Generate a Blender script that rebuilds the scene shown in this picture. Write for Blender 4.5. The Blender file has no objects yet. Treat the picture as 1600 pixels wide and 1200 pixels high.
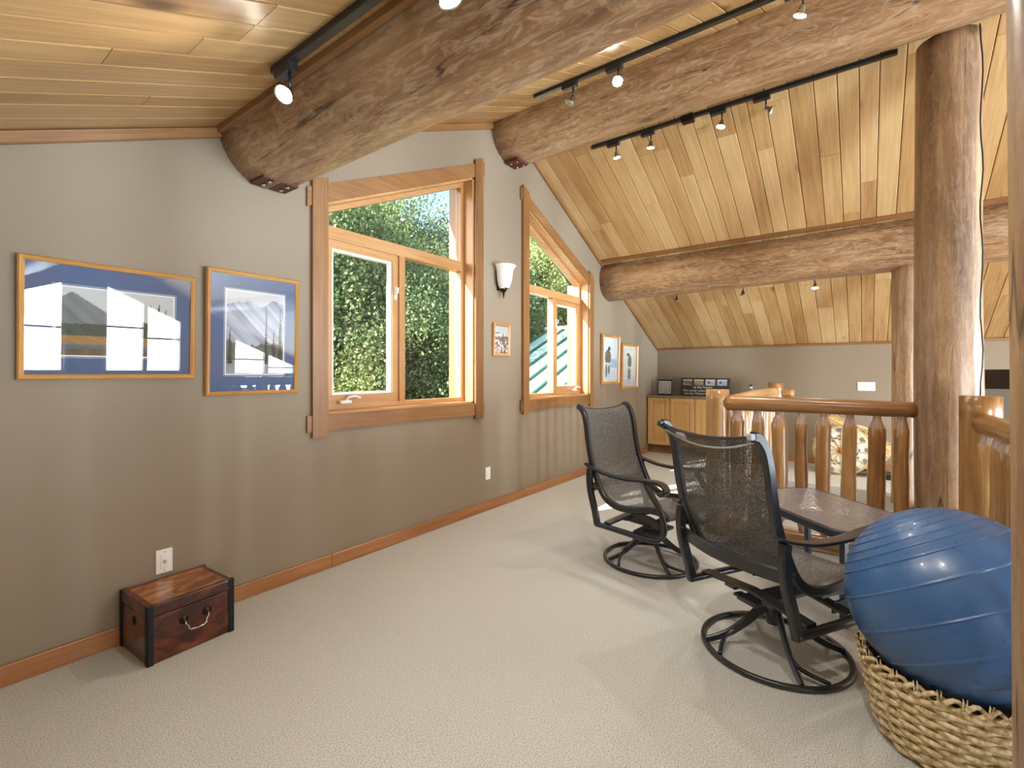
import bpy, bmesh, math, random
import numpy as np
from mathutils import Vector, Matrix
random.seed(7)
S = bpy.context.scene
COL = S.collection
PI = math.pi

# ------------------------------------------------------------------ camera
F, CY, YAW, H = 740.0, 582.6, math.atan2(551, 740), 1.25   # focal length and horizon in px of a 1600x1200 frame, eye height in m
FW = Vector((math.cos(YAW), math.sin(YAW), 0)); RT = Vector((math.sin(YAW), -math.cos(YAW), 0)); UP = Vector((0, 0, 1))
cam = bpy.data.cameras.new('camera'); camo = bpy.data.objects.new('camera', cam); COL.objects.link(camo)
cam.sensor_width = 36; cam.lens = 36 * F / 1600; cam.shift_y = (CY - 600) / 1600; cam.clip_start = 0.02
camo.location = (0, 0, H); camo.rotation_euler = (PI / 2, 0, YAW - PI / 2)
S.camera = camo
def ray(u, v): return FW + RT * ((u - 800) / F) + UP * ((CY - v) / F)
def hit(u, v, ax, val):                      # pixel -> point on an axis plane
    d = ray(u, v); o = Vector((0, 0, H)); return o + d * ((val - o[ax]) / d[ax])
def at(u, v, dep): return Vector((0, 0, H)) + ray(u, v) * dep

# ------------------------------------------------------------------ world, sun, daylight, exposure
S.view_settings.view_transform = 'Standard'; S.view_settings.look = 'None'
S.view_settings.gamma = 1; S.view_settings.use_curve_mapping = False
S.view_settings.exposure = 1.05
w = bpy.data.worlds.new('world'); S.world = w; w.use_nodes = True
SUN = Vector((1.65, -0.77, -1.0)).normalized()        # direction the sunlight travels
bg = w.node_tree.nodes['Background']
sky = w.node_tree.nodes.new('ShaderNodeTexSky'); sky.sky_type = 'NISHITA'; sky.sun_disc = False
sky.sun_elevation = math.asin(-SUN.z); sky.sun_rotation = math.atan2(-SUN.x, -SUN.y); sky.air_density = 1.0; sky.dust_density = 1.5
w.node_tree.links.new(sky.outputs[0], bg.inputs[0]); bg.inputs[1].default_value = 0.30
sl = bpy.data.lights.new('sun', 'SUN'); sl.energy = 14; sl.angle = 0.009; sl.color = (1, 0.95, 0.88)
so = bpy.data.objects.new('sun', sl); COL.objects.link(so); so.rotation_euler = SUN.to_track_quat('-Z', 'Y').to_euler(); so.location = (-6, 9, 7)
WY = 2.757                                   # left wall plane
BX = 7.74                                    # back wall plane
RX = -1.2                                    # rear wall behind the camera
OY = -11.0                                   # far glazed wall of the great room
def day(name, x0, x1, z0, z1, lum, col=(0.74, 0.885, 1.0)):      # daylight standing in the far windows
    l = bpy.data.lights.new(name, 'AREA'); l.shape = 'RECTANGLE'; l.size = x1 - x0; l.size_y = z1 - z0
    l.energy = lum * PI * (x1 - x0) * (z1 - z0); l.color = col
    o = bpy.data.objects.new(name, l); COL.objects.link(o)
    o.location = ((x0 + x1) / 2, OY - 0.35, (z0 + z1) / 2); o.rotation_euler = (-PI / 2, 0, PI)
    o.rotation_euler = Vector((0, 1, 0)).to_track_quat('-Z', 'Z').to_euler()
LUM = 25
day('daylight', 1.3, 9.2, -2.3, 2.95, LUM)
l = bpy.data.lights.new('side_fill', 'AREA'); l.shape = 'RECTANGLE'; l.size = 7.6; l.size_y = 2.5; l.energy = LUM * PI * 7.6 * 2.5; l.color = (0.74, 0.885, 1.0)
o = bpy.data.objects.new('side_fill', l); COL.objects.link(o); o.location = (RX - .4, -5.8, 0.05); o.rotation_euler = Vector((1, 0, 0)).to_track_quat('-Z', 'Z').to_euler()   # fill light added outside side windows that are put in for it

# ------------------------------------------------------------------ helpers
def tag(o, label=None, cat=None, group=None, kind=None):
    if label: o['label'] = label
    if cat: o['category'] = cat
    if group: o['group'] = group
    if kind: o['kind'] = kind
    return o
def empty(name, loc=(0, 0, 0), rz=0.0):
    o = bpy.data.objects.new(name, None); COL.objects.link(o); o.location = loc; o.rotation_euler = (0, 0, rz); o.empty_display_size = 0.1
    return o
class MB:
    def __init__(s): s.v = []; s.f = []; s.sm = []
    def add(s, vs, fs, smooth=False):
        n = len(s.v); s.v += [tuple(p) for p in vs]; s.f += [tuple(i + n for i in f) for f in fs]; s.sm += [smooth] * len(fs); return s
    def box(s, a, b, M=None):
        (x0, y0, z0), (x1, y1, z1) = a, b
        vs = [Vector(p) for p in ((x0,y0,z0),(x1,y0,z0),(x1,y1,z0),(x0,y1,z0),(x0,y0,z1),(x1,y0,z1),(x1,y1,z1),(x0,y1,z1))]
        if M is not None: vs = [M @ p for p in vs]
        return s.add(vs, [(0,3,2,1),(4,5,6,7),(0,1,5,4),(1,2,6,5),(2,3,7,6),(3,0,4,7)])
    def bbox(s, a, b, e=0.004, M=None):      # box with chamfered edges
        bm = bmesh.new(); bmesh.ops.create_cube(bm, size=1)
        c = [(a[i] + b[i]) / 2 for i in range(3)]; d = [abs(b[i] - a[i]) for i in range(3)]
        for v in bm.verts: v.co = Vector((c[i] + v.co[i] * d[i] for i in range(3)))
        bmesh.ops.bevel(bm, geom=bm.edges[:], offset=min(e, min(d) * .45), segments=1, affect='EDGES')
        bm.verts.index_update()
        vs = [(M @ v.co) if M is not None else v.co.copy() for v in bm.verts]; fs = [tuple(v.index for v in f.verts) for f in bm.faces]
        bm.free(); return s.add(vs, fs)
    def prism(s, poly, axis, a, b):          # polygon in the two other axes, extruded along axis from a to b
        n = len(poly)
        def mk(p, t):
            q = list(p); q.insert(axis, t); return tuple(q)
        vs = [mk(p, a) for p in poly] + [mk(p, b) for p in poly]
        fs = [tuple(range(n)), tuple(range(2 * n - 1, n - 1, -1))] + [(i, i + n, (i + 1) % n + n, (i + 1) % n) for i in range(n)]
        return s.add(vs, fs)
    def tube(s, pts, rad, seg=10, closed=False, sq=None, smooth=True, cap=True, upv=None):
        # sweep a round (or sq=(w,h) flat) section along pts
        pts = [Vector(p) for p in pts]; n = len(pts)
        if not hasattr(rad, '__len__'): rad = [rad] * n
        T = []
        for i in range(n):
            if closed: t = pts[(i + 1) % n] - pts[i - 1]
            else: t = pts[min(i + 1, n - 1)] - pts[max(i - 1, 0)]
            T.append(t.normalized())
        u = Vector(upv) if upv else (Vector((0, 0, 1)) if abs(T[0].z) < .9 else Vector((1, 0, 0)))
        vs = []
        for i in range(n):
            side = T[i].cross(u)
            if side.length < 1e-5: side = T[i].cross(Vector((0.3, 1, 0.2)))
            side.normalize(); nu = side.cross(T[i]).normalized()
            if not upv: u = nu
            if sq:
                ww, hh = sq; r = rad[i]
                c = .3
                prof = [(-1, -1 + c), (-1, 1 - c), (-1 + c * hh / ww, 1), (1 - c * hh / ww, 1), (1, 1 - c), (1, -1 + c), (1 - c * hh / ww, -1), (-1 + c * hh / ww, -1)]
                ring = [pts[i] + side * (a * ww / 2 * r) + nu * (b * hh / 2 * r) for a, b in prof]
            else:
                ring = [pts[i] + (side * math.cos(2 * PI * k / seg) + nu * math.sin(2 * PI * k / seg)) * rad[i] for k in range(seg)]
            vs += ring
        m = 8 if sq else seg
        fs = []
        for i in range(n if closed else n - 1):
            j = (i + 1) % n
            for k in range(m):
                fs.append((i * m + k, i * m + (k + 1) % m, j * m + (k + 1) % m, j * m + k))
        s.add(vs, fs, smooth and not sq)
        if cap and not closed:
            b = len(s.v) - n * m
            s.f.append(tuple(b + k for k in range(m - 1, -1, -1))); s.sm.append(False)
            s.f.append(tuple(b + (n - 1) * m + k for k in range(m))); s.sm.append(False)
        return s
    def lathe(s, prof, seg=24, axis='Z', off=(0, 0, 0), cap=True, arc=None):
        a0, a1 = arc if arc else (0, 2 * PI)
        cl = arc is None; N = seg if cl else seg + 1
        vs = []
        for (r, h) in prof:
            for k in range(N):
                t = a0 + (a1 - a0) * k / seg
                p = (r * math.cos(t), r * math.sin(t), h)
                if axis == 'X': p = (h, p[0], p[1])
                elif axis == 'Y': p = (p[0], h, p[1])
                vs.append((p[0] + off[0], p[1] + off[1], p[2] + off[2]))
        fs = []
        for i in range(len(prof) - 1):
            for k in range(seg):
                k2 = (k + 1) % N
                fs.append((i * N + k, i * N + k2, (i + 1) * N + k2, (i + 1) * N + k))
        s.add(vs, fs, True)
        if cap and cl:
            b = len(s.v) - len(vs)
            s.f.append(tuple(b + k for k in range(N - 1, -1, -1))); s.sm.append(False)
            s.f.append(tuple(b + (len(prof) - 1) * N + k for k in range(N))); s.sm.append(False)
        return s
    def mesh(s, name, mat):
        me = bpy.data.meshes.new(name); me.from_pydata(s.v, [], s.f)
        me.polygons.foreach_set('use_smooth', s.sm)
        if mat: me.materials.append(mat)
        me.update()
        bm = bmesh.new(); bm.from_mesh(me); bmesh.ops.recalc_face_normals(bm, faces=bm.faces[:]); bm.to_mesh(me); bm.free()
        return me
    def build(s, name, mat, parent=None, M=None):
        o = bpy.data.objects.new(name, s.mesh(name, mat)); COL.objects.link(o)
        if parent is not None: o.parent = parent
        if M is not None: o.matrix_local = M
        return o
def link(name, me, parent=None, M=None):
    o = bpy.data.objects.new(name, me); COL.objects.link(o)
    if parent is not None: o.parent = parent
    if M is not None: o.matrix_local = M
    return o
def copy_tree(o, parent=None):
    c = o.copy(); COL.objects.link(c); c.parent = parent
    for ch in list(o.children): copy_tree(ch, c)
    return c
def struct(o): o['kind'] = 'structure'; return o
def frame_x(p, q, roll=0.0):                  # matrix whose local X runs from p to q
    p = Vector(p); q = Vector(q); x = (q - p).normalized()
    z = Vector((0, 0, 1)) if abs(x.z) < .95 else Vector((0, 1, 0))
    y = z.cross(x).normalized(); z = x.cross(y)
    return Matrix.Translation(p) @ Matrix((x, y, z)).transposed().to_4x4() @ Matrix.Rotation(roll, 4, 'X')

# ------------------------------------------------------------------ materials
def srgb(r, g, b):
    f = lambda c: (c / 255 / 12.92) if c <= 10.3 else ((c / 255 + .055) / 1.055) ** 2.4
    return (f(r), f(g), f(b), 1)
class NT:
    def __init__(s, name):
        s.m = bpy.data.materials.new(name); s.m.use_nodes = True; s.t = s.m.node_tree; s.n = s.t.nodes; s.p = s.n['Principled BSDF']; s.out = s.n['Material Output']
    def N(s, typ, **kw):
        n = s.n.new(typ)
        for k, v in kw.items():
            if k in n.inputs: n.inputs[k].default_value = v
            else: setattr(n, k, v)
        return n
    def L(s, a, b): s.t.links.new(a, b)
    def coord(s, scale=(1, 1, 1), kind='Object', loc=None):
        c = s.N('ShaderNodeTexCoord'); m = s.N('ShaderNodeMapping'); m.inputs['Scale'].default_value = scale
        s.L(c.outputs[kind], m.inputs['Vector'])
        if loc is not None: s.L(loc, m.inputs['Location'])
        return m.outputs[0]
    def rnd(s):
        o = s.N('ShaderNodeObjectInfo'); c = s.N('ShaderNodeCombineXYZ'); m = s.N('ShaderNodeMath', operation='MULTIPLY'); m.inputs[1].default_value = 37.0
        s.L(o.outputs['Random'], m.inputs[0]); s.L(m.outputs[0], c.inputs[0]); s.L(m.outputs[0], c.inputs[1]); s.L(m.outputs[0], c.inputs[2])
        return o.outputs['Random'], c.outputs[0]
    def noise(s, vec, scale=5, detail=4, rough=.5, dist=0.0):
        n = s.N('ShaderNodeTexNoise'); n.inputs['Scale'].default_value = scale; n.inputs['Detail'].default_value = detail; n.inputs['Roughness'].default_value = rough; n.inputs['Distortion'].default_value = dist
        s.L(vec, n.inputs['Vector']); return n.outputs['Fac']
    def ramp(s, fac, stops, interp='LINEAR'):
        r = s.N('ShaderNodeValToRGB'); cr = r.color_ramp; cr.interpolation = interp
        while len(cr.elements) < len(stops): cr.elements.new(0.5)
        for e, (p, c) in zip(cr.elements, stops): e.position = p; e.color = c if len(c) == 4 else (*c, 1)
        s.L(fac, r.inputs[0]); return r.outputs[0]
    def mix(s, fac, a, b, mode='MIX'):
        m = s.N('ShaderNodeMix', data_type='RGBA', blend_type=mode)
        for sock, v in ((m.inputs[0], fac), (m.inputs[6], a), (m.inputs[7], b)):
            if hasattr(v, 'links'): s.L(v, sock)
            elif isinstance(v, (int, float)): sock.default_value = v
            else: sock.default_value = v
        return m.outputs[2]
    def bump(s, h, strength=.3, dist=.01):
        b = s.N('ShaderNodeBump'); b.inputs['Strength'].default_value = strength; b.inputs['Distance'].default_value = dist
        s.L(h, b.inputs['Height']); s.L(b.outputs[0], s.p.inputs['Normal']); return s
    def set(s, **kw):
        for k, v in kw.items():
            i = s.p.inputs[k.replace('_', ' ')]
            if hasattr(v, 'links'): s.L(v, i)
            else: i.default_value = v
        return s
def plain(name, col, rough=.5, metal=0.0, **kw):
    t = NT(name); t.set(Base_Color=col, Roughness=rough, Metallic=metal, **kw); return t.m
def wood(name, stops, rough=.45, gscale=(1.2, 22, 22), var=.35, coat=0.0, bump=.15, knots=0.0, cracks=0.0, scratch_glint=0.0, con=1.4):
    """wood with the grain along local X; every object gets its own shade"""
    t = NT(name); r, off = t.rnd()
    v = t.coord(gscale, loc=off)
    g = t.noise(v, 2.2, 6, .62, .6)
    vb = t.coord((.8, 3, 3), loc=off); big = t.noise(vb, 1.6, 3, .5)
    a = t.N('ShaderNodeMath', operation='MULTIPLY_ADD'); a.inputs[1].default_value = .62; t.L(g, a.inputs[0])
    b = t.N('ShaderNodeMath', operation='MULTIPLY'); b.inputs[1].default_value = .38; t.L(big, b.inputs[0]); t.L(b.outputs[0], a.inputs[2])
    rr = t.N('ShaderNodeMath', operation='MULTIPLY_ADD'); rr.inputs[1].default_value = var; rr.inputs[2].default_value = -var / 2; t.L(r, rr.inputs[0])
    c = t.N('ShaderNodeMath', operation='ADD'); t.L(a.outputs[0], c.inputs[0]); t.L(rr.outputs[0], c.inputs[1])
    ct_ = t.N('ShaderNodeMath', operation='MULTIPLY_ADD'); ct_.inputs[1].default_value = con; ct_.inputs[2].default_value = (1 - con) / 2; t.L(c.outputs[0], ct_.inputs[0])
    col = t.ramp(ct_.outputs[0], stops)
    hgt = g
    if knots:
        vo = t.N('ShaderNodeTexVoronoi'); vo.inputs['Scale'].default_value = knots; t.L(t.coord((1, 1.6, 1.6), loc=off), vo.inputs['Vector'])
        k = t.ramp(vo.outputs['Distance'], [(0.03, (1, 1, 1)), (0.10, (0, 0, 0))]); col = t.mix(k, col, t.mix(.75, col, srgb(52, 28, 14)))
    if cracks:
        nz = t.noise(t.coord((.16, 5, 5), loc=off), 1.5, 2, .4, .15)
        k = t.ramp(nz, [(0.497, (0, 0, 0)), (0.5, (1, 1, 1)), (0.503, (0, 0, 0))])
        col = t.mix(t.mix(1.0, k, (cracks, cracks, cracks, 1), 'MULTIPLY'), col, srgb(38, 22, 12))
    if scratch_glint:
        nz = t.noise(t.coord((3, 12, 12), loc=off), 2.4, 8, .75, 1.5)
        k = t.ramp(nz, [(0.47, (0, 0, 0)), (0.6, (1, 1, 1))])
        col = t.mix(t.mix(1.0, k, (scratch_glint,) * 3 + (1,), 'MULTIPLY'), col, srgb(212, 186, 152)); hgt = nz  # draw-knife marks, with log highlights put into their pale colour
    t.set(Base_Color=col, Roughness=rough, Coat_Weight=coat, Coat_Roughness=.25); t.bump(hgt, bump, .006)
    return t.m
M = {}
M['plank'] = wood('ceiling plank fir', [(.2, srgb(146, 104, 60)), (.42, srgb(184, 146, 95)), (.6, srgb(203, 169, 119)), (.8, srgb(220, 192, 145))], .42, (.9, 20, 20), .34, .15, .08, 1.1, con=.85)
M['trim'] = wood('window trim fir', [(.25, srgb(112, 75, 42)), (.5, srgb(140, 97, 56)), (.75, srgb(158, 115, 72))], .38, (1, 30, 30), .12, .2, .05)
M['sash'] = wood('window sash fir', [(.25, srgb(166, 116, 68)), (.5, srgb(188, 140, 90)), (.75, srgb(202, 158, 108))], .35, (1, 30, 30), .1, .25, .04)
M['base'] = wood('baseboard oak', [(.25, srgb(130, 82, 46)), (.5, srgb(160, 106, 62)), (.75, srgb(178, 126, 80))], .4, (1, 26, 26), .16, .15, .06)
M['log'] = wood('peeled log', [(.2, srgb(96, 66, 42)), (.45, srgb(140, 102, 68)), (.62, srgb(168, 130, 92)), (.85, srgb(196, 162, 122))], .42, (.9, 9, 9), .12, .3, .7, 1.3, .9, .48)
M['post'] = wood('weathered post log', [(.2, srgb(100, 74, 52)), (.45, srgb(142, 108, 77)), (.62, srgb(168, 134, 98)), (.85, srgb(194, 164, 128))], .4, (.7, 10, 10), .1, .3, .45, 1.5, .95, .2)
M['rail'] = wood('varnished rail log', [(.2, srgb(112, 74, 38)), (.45, srgb(156, 112, 62)), (.62, srgb(180, 138, 84)), (.85, srgb(204, 168, 114))], .28, (.9, 12, 12), .2, .5, .2, 2.2, .5)
M['maple'] = wood('cabinet maple', [(.25, srgb(196, 148, 88)), (.5, srgb(216, 172, 110)), (.75, srgb(226, 188, 130))], .4, (1, 18, 18), .08, .2, .03)
M['oakframe'] = wood('picture frame oak', [(.25, srgb(160, 106, 52)), (.5, srgb(198, 144, 80)), (.75, srgb(214, 166, 102))], .35, (2, 60, 60), .1, .2, .03)
t = NT('taupe wall paint'); v = t.coord((1, 1, 1)); n1 = t.noise(v, 2.2, 3); n2 = t.noise(v, 160, 2)
t.set(Base_Color=t.mix(n1, srgb(140, 124, 104), srgb(148, 133, 113)), Roughness=.55, Specular_IOR_Level=.35); t.bump(n2, .12, .003); M['wall'] = t.m
t = NT('cream cut pile carpet'); v = t.coord((1, 1, 1)); n1 = t.noise(v, 210, 3, .7); n2 = t.noise(v, 1.3, 3); n3 = t.noise(v, 260, 2)
c0 = t.ramp(n1, [(.36, srgb(128, 126, 118)), (.48, srgb(192, 192, 185)), (.62, srgb(220, 220, 215))])
t.set(Base_Color=t.mix(t.ramp(n2, [(.3, (0, 0, 0)), (.7, (.35, .35, .35))]), c0, srgb(184, 182, 172)), Roughness=.95, Specular_IOR_Level=.1, Sheen_Weight=.25); t.bump(n1, .6, .008); M['carpet'] = t.m
M['dark'] = plain('shadow gap backing', srgb(60, 40, 24), .9)
t = NT('black powder coated metal'); n = t.noise(t.coord((1, 1, 1)), 300, 2)
t.set(Base_Color=srgb(30, 31, 34), Roughness=.33, Specular_IOR_Level=.6, Coat_Weight=.2, Coat_Roughness=.2); t.bump(n, .05, .001); M['black'] = t.m
t = NT('table powder coat'); t.set(Base_Color=srgb(48, 52, 60), Roughness=.35); M['tmetal'] = t.m
t = NT('woven sling mesh'); v = t.coord((1, 1, 1)); wv = t.N('ShaderNodeTexWave'); 
n1 = t.noise(v, 230, 2, .6); n2 = t.noise(v, 150, 2, .6)
t.n.remove(wv)
colr = t.ramp(n1, [(.34, srgb(28, 28, 30)), (.5, srgb(68, 66, 64)), (.66, srgb(126, 121, 114))])
t.set(Base_Color=colr, Roughness=.6); tr = t.N('ShaderNodeBsdfTransparent'); mx = t.N('ShaderNodeMixShader')
fac = t.ramp(n2, [(.38, (.26, .26, .26)), (.54, (.03, .03, .03))])
t.L(fac, mx.inputs[0]); t.L(t.p.outputs[0], mx.inputs[1]); t.L(tr.outputs[0], mx.inputs[2]); t.L(mx.outputs[0], t.out.inputs[0]); M['sling'] = t.m
def glassmat(name, tint=(1, 1, 1, 1), ior=1.5, rough=0.0, bumpn=0, add=0.0, pale_sheen=0.0):
    t = NT(name); tr = t.N('ShaderNodeBsdfTransparent'); tr.inputs[0].default_value = tint; gl = t.N('ShaderNodeBsdfGlossy'); gl.inputs['Roughness'].default_value = rough
    lw = t.N('ShaderNodeLayerWeight'); lw.inputs[0].default_value = .5; mx = t.N('ShaderNodeMixShader'); f0 = ((ior - 1) / (ior + 1)) ** 2   # Schlick, the same from both sides
    pw = t.N('ShaderNodeMath', operation='POWER'); pw.inputs[1].default_value = 5; t.L(lw.outputs['Facing'], pw.inputs[0])
    fr = t.N('ShaderNodeMath', operation='MULTIPLY_ADD'); fr.inputs[1].default_value = 1 - f0; fr.inputs[2].default_value = f0; t.L(pw.outputs[0], fr.inputs[0])
    if bumpn:
        b = t.N('ShaderNodeBump'); b.inputs['Strength'].default_value = .5; b.inputs['Distance'].default_value = .004
        vo = t.N('ShaderNodeTexVoronoi'); vo.inputs['Scale'].default_value = bumpn; t.L(t.coord((1, 1, 1)), vo.inputs['Vector']); t.L(vo.outputs['Distance'], b.inputs['Height'])
        t.L(b.outputs[0], gl.inputs['Normal'])
    f = fr.outputs[0]
    if add:
        a = t.N('ShaderNodeMath', operation='ADD'); a.inputs[1].default_value = add; t.L(f, a.inputs[0]); f = a.outputs[0]
    t.L(f, mx.inputs[0]); t.L(tr.outputs[0], mx.inputs[1]); t.L(gl.outputs[0], mx.inputs[2]); t.L(mx.outputs[0], t.out.inputs[0])
    if pale_sheen:  # pale blue diffuse stands in for window light reflected in the glass
        df = t.N('ShaderNodeBsdfDiffuse'); df.inputs[0].default_value = srgb(176, 184, 198); m2 = t.N('ShaderNodeMixShader'); m2.inputs[0].default_value = pale_sheen
        t.L(mx.outputs[0], m2.inputs[1]); t.L(df.outputs[0], m2.inputs[2]); t.L(m2.outputs[0], t.out.inputs[0])
    return t.m
M['glass'] = glassmat('window glass', (.94, .96, .95, 1), 1.35)
M['pglass'] = glassmat('picture glass', (.97, .98, .98, 1), 1.52)
M['tglass'] = glassmat('hammered table glass', (.55, .62, .70, 1), 1.6, .2, 55, .45, .2)
M['white'] = plain('white plastic', srgb(236, 235, 230), .35)
M['whitepaint'] = plain('white vinyl', srgb(232, 230, 224), .4)
M['steel'] = plain('brushed steel', srgb(190, 188, 182), .25, 1.0)
M['rust'] = plain('oxide red steel plate', srgb(96, 52, 34), .55, .3)
M['bronze'] = plain('dark bronze', srgb(52, 42, 34), .4, .7)
M['green'] = plain('green metal roofing', srgb(172, 204, 190), .38, .1)
M['ribshade'] = plain('shaded green roof rib', srgb(40, 92, 72), .4, .1)  # seam shadows put into the darker green of the ribs
M['greentrim'] = plain('dark green exterior trim', srgb(70, 110, 104), .4)
def vcol(name, rough=.6, coat=0.0):
    t = NT(name); a = t.N('ShaderNodeAttribute'); a.attribute_name = 'Col'; t.set(Base_Color=a.outputs['Color'], Roughness=rough, Coat_Weight=coat); return t.m
M['print'] = vcol('printed paper')

# ------------------------------------------------------------------ roof lines
zL = lambda x: 2.083 + .4325 * x
zR = lambda x: 5.473 - .494 * x
RIDGE = (5.473 - 2.083) / (.4325 + .494)
zc = lambda x: zL(x) if x < RIDGE else zR(x)
def wall_strip(mb, x0, x1, lo, hi, axis_a, axis_b):
    """piece of a gable wall between x0 and x1; lo/hi are heights or functions"""
    fl = lo if callable(lo) else (lambda x: lo); fh = hi if callable(hi) else (lambda x: hi)
    xs = [x0] + ([RIDGE] if x0 < RIDGE < x1 else []) + [x1]
    poly = [(x, fl(x)) for x in xs] + [(x, fh(x)) for x in reversed(xs)]
    mb.prism(poly, 1, axis_a, axis_b)
EPS = .02
# left wall with two windows.  W1: large window opening, W2: small window opening
W1 = dict(x0=1.715, x1=3.135, z0=.985, top=lambda x: 2.335 + (2.965 - 2.335) / (3.135 - 1.715) * (x - 1.715))
W2 = dict(x0=3.965, x1=5.285, z0=.975, top=lambda x: 2.93 + (2.36 - 2.93) / (5.285 - 3.965) * (x - 3.965))
TH = .175
mb = MB()
roof = lambda x: zc(x) + .06
wall_strip(mb, RX, W1['x0'], -.2, roof, WY, WY + TH)
for W, nx in ((W1, W2['x0']), (W2, BX + .15)):
    wall_strip(mb, W['x0'], W['x1'], -.2, W['z0'], WY, WY + TH)
    wall_strip(mb, W['x0'], W['x1'], W['top'], roof, WY, WY + TH)
    wall_strip(mb, W['x1'], nx, -.2, roof, WY, WY + TH)
struct(mb.build('wall_left', M['wall']))['label'] = 'taupe gable wall with two sloped windows'
# back knee wall (low opening on the right end)
mb = MB(); ht = zR(BX) + .05
mb.box((BX, -1.05, -.2), (BX + .12, WY, ht)); mb.box((BX, -4.2, 1.29), (BX + .12, -1.05, ht)); mb.box((BX, -4.2, -.2), (BX + .12, -2.6, 1.29))
struct(mb.build('wall_back', M['wall']))['label'] = 'low taupe knee wall at the far end of the loft'
mb = MB(); mb.box((BX + 1.3, -4.2, -.2), (BX + 1.4, -.4, 1.6)); mb.box((BX + .12, -1.0, -.2), (BX + 1.3, -.9, 1.6)); mb.box((BX + .12, -2.7, -.2), (BX + 1.3, -2.6, 1.6)); mb.box((BX + .12, -4.2, 1.35), (BX + 1.4, -.4, 1.45)); mb.box((BX + .12, -2.7, -.25), (BX + 1.4, -.9, -.15))
struct(mb.build('wall_recess', M['wall']))['label'] = 'dim recess behind the low opening'
mb = MB(); zt_ = zL(RX) + .05; mb.box((RX - .15, -2.0, -2.8), (RX, WY + TH, zt_)); mb.box((RX - .15, OY, -2.8), (RX, -9.6, zt_)); mb.box((RX - .15, -9.6, -2.8), (RX, -2.0, -1.2)); mb.box((RX - .15, -9.6, 1.3), (RX, -2.0, zt_))  # unseen rear wall; its side window openings are added for the fill light
for k in range(1, 5): mb.box((RX - .1, -9.6 + k * 1.52 - .05, -1.2), (RX - .04, -9.6 + k * 1.52 + .05, 1.3))
struct(mb.build('wall_rear', M['wall']))
# floor with stairwell opening
SX0, SX1, SY0, SY1 = 4.03, 6.30, -.40, .84
mb = MB(); FT = -.3; LE = -.78
mb.box((RX, LE, FT), (SX0, WY, 0)); mb.box((SX0, SY1, FT), (BX, WY, 0)); mb.box((SX1, LE, FT), (BX, SY1, 0)); mb.box((SX0, LE, FT), (SX1, SY0, 0)); mb.box((BX - 1.2, -2.7, FT), (BX, LE, 0))
struct(mb.build('floor', M['carpet']))['label'] = 'cream cut pile carpet of the loft'
mb = MB(); mb.box((RX, OY, -2.95), (9.8, WY + TH, -2.75)); struct(mb.build('floor_lower', wood('great room floor', [(.3, srgb(120, 84, 52)), (.7, srgb(160, 116, 74))], .4)))
# stairs that come down towards the camera inside the stairwell
st = empty('carpeted_stairs', (SX1, (SY0 + SY1) / 2, -1.5)); tag(st, 'carpeted stairs going down behind the log railing', 'stairs')
for k in range(1, 9):
    zt = -.185 * k; x1 = SX1 - .27 * (k - 1); mb = MB()
    mb.bbox((x1 - .29, SY0 + .05, zt - .19), (x1 - .001, SY1 - .03, zt), .02); mb.build('step', M['carpet'], st, Matrix.Translation((-SX1, -(SY0 + SY1) / 2, 1.5)))
mb = MB(); mb.box((SX0, SY0, -2.75), (SX1, SY0 + .04, -.02)); mb.box((SX0, SY1 - .02, -2.75), (SX1, SY1, -.3)); mb.box((SX1, SY0, -2.75), (SX1 + .04, SY1, -.3)); mb.box((SX0 - .04, SY0, -2.75), (SX0, SY1, -.3))
struct(mb.build('wall_stairwell', M['wall']))
# great room shell far from the loft
mb = MB(); ps = [(1.6, 2.83, lambda x: 2.25 + .42 * (x - 1.6)), (3.73, 4.54, lambda x: 2.8 - .48 * (x - 3.73)), (4.64, 5.45, lambda x: 2.36 - .48 * (x - 4.64)), (7.0, 7.95, lambda x: 1.62 - .42 * (x - 7.0)), (8.08, 9.0, lambda x: 1.16 - .4 * (x - 8.08))]
xp = RX
far = lambda x: zc(x) + .06
for (a, b, top) in ps:
    wall_strip(mb, xp, a, -2.8, far, OY - .15, OY)
    wall_strip(mb, a, b, top, far, OY - .15, OY); wall_strip(mb, a, b, .40, .52, OY - .15, OY); wall_strip(mb, a, b, -2.8, -2.2, OY - .15, OY)
    wall_strip(mb, a, b, .52 + .62 * (min(top(a), top(b)) - .52), .57 + .62 * (min(top(a), top(b)) - .52), OY - .1, OY - .05)
    xp = b
wall_strip(mb, xp, 9.8, -2.8, far, OY - .15, OY)
struct(mb.build('wall_far', M['trim']))
mb = MB(); mb.box((9.65, OY, -2.8), (9.8, WY, zR(9.7) + .1)); mb.box((BX + .12, -4.2, -2.8), (9.65, -4.05, 1.3)); struct(mb.build('wall_right', M['wall']))

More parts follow.
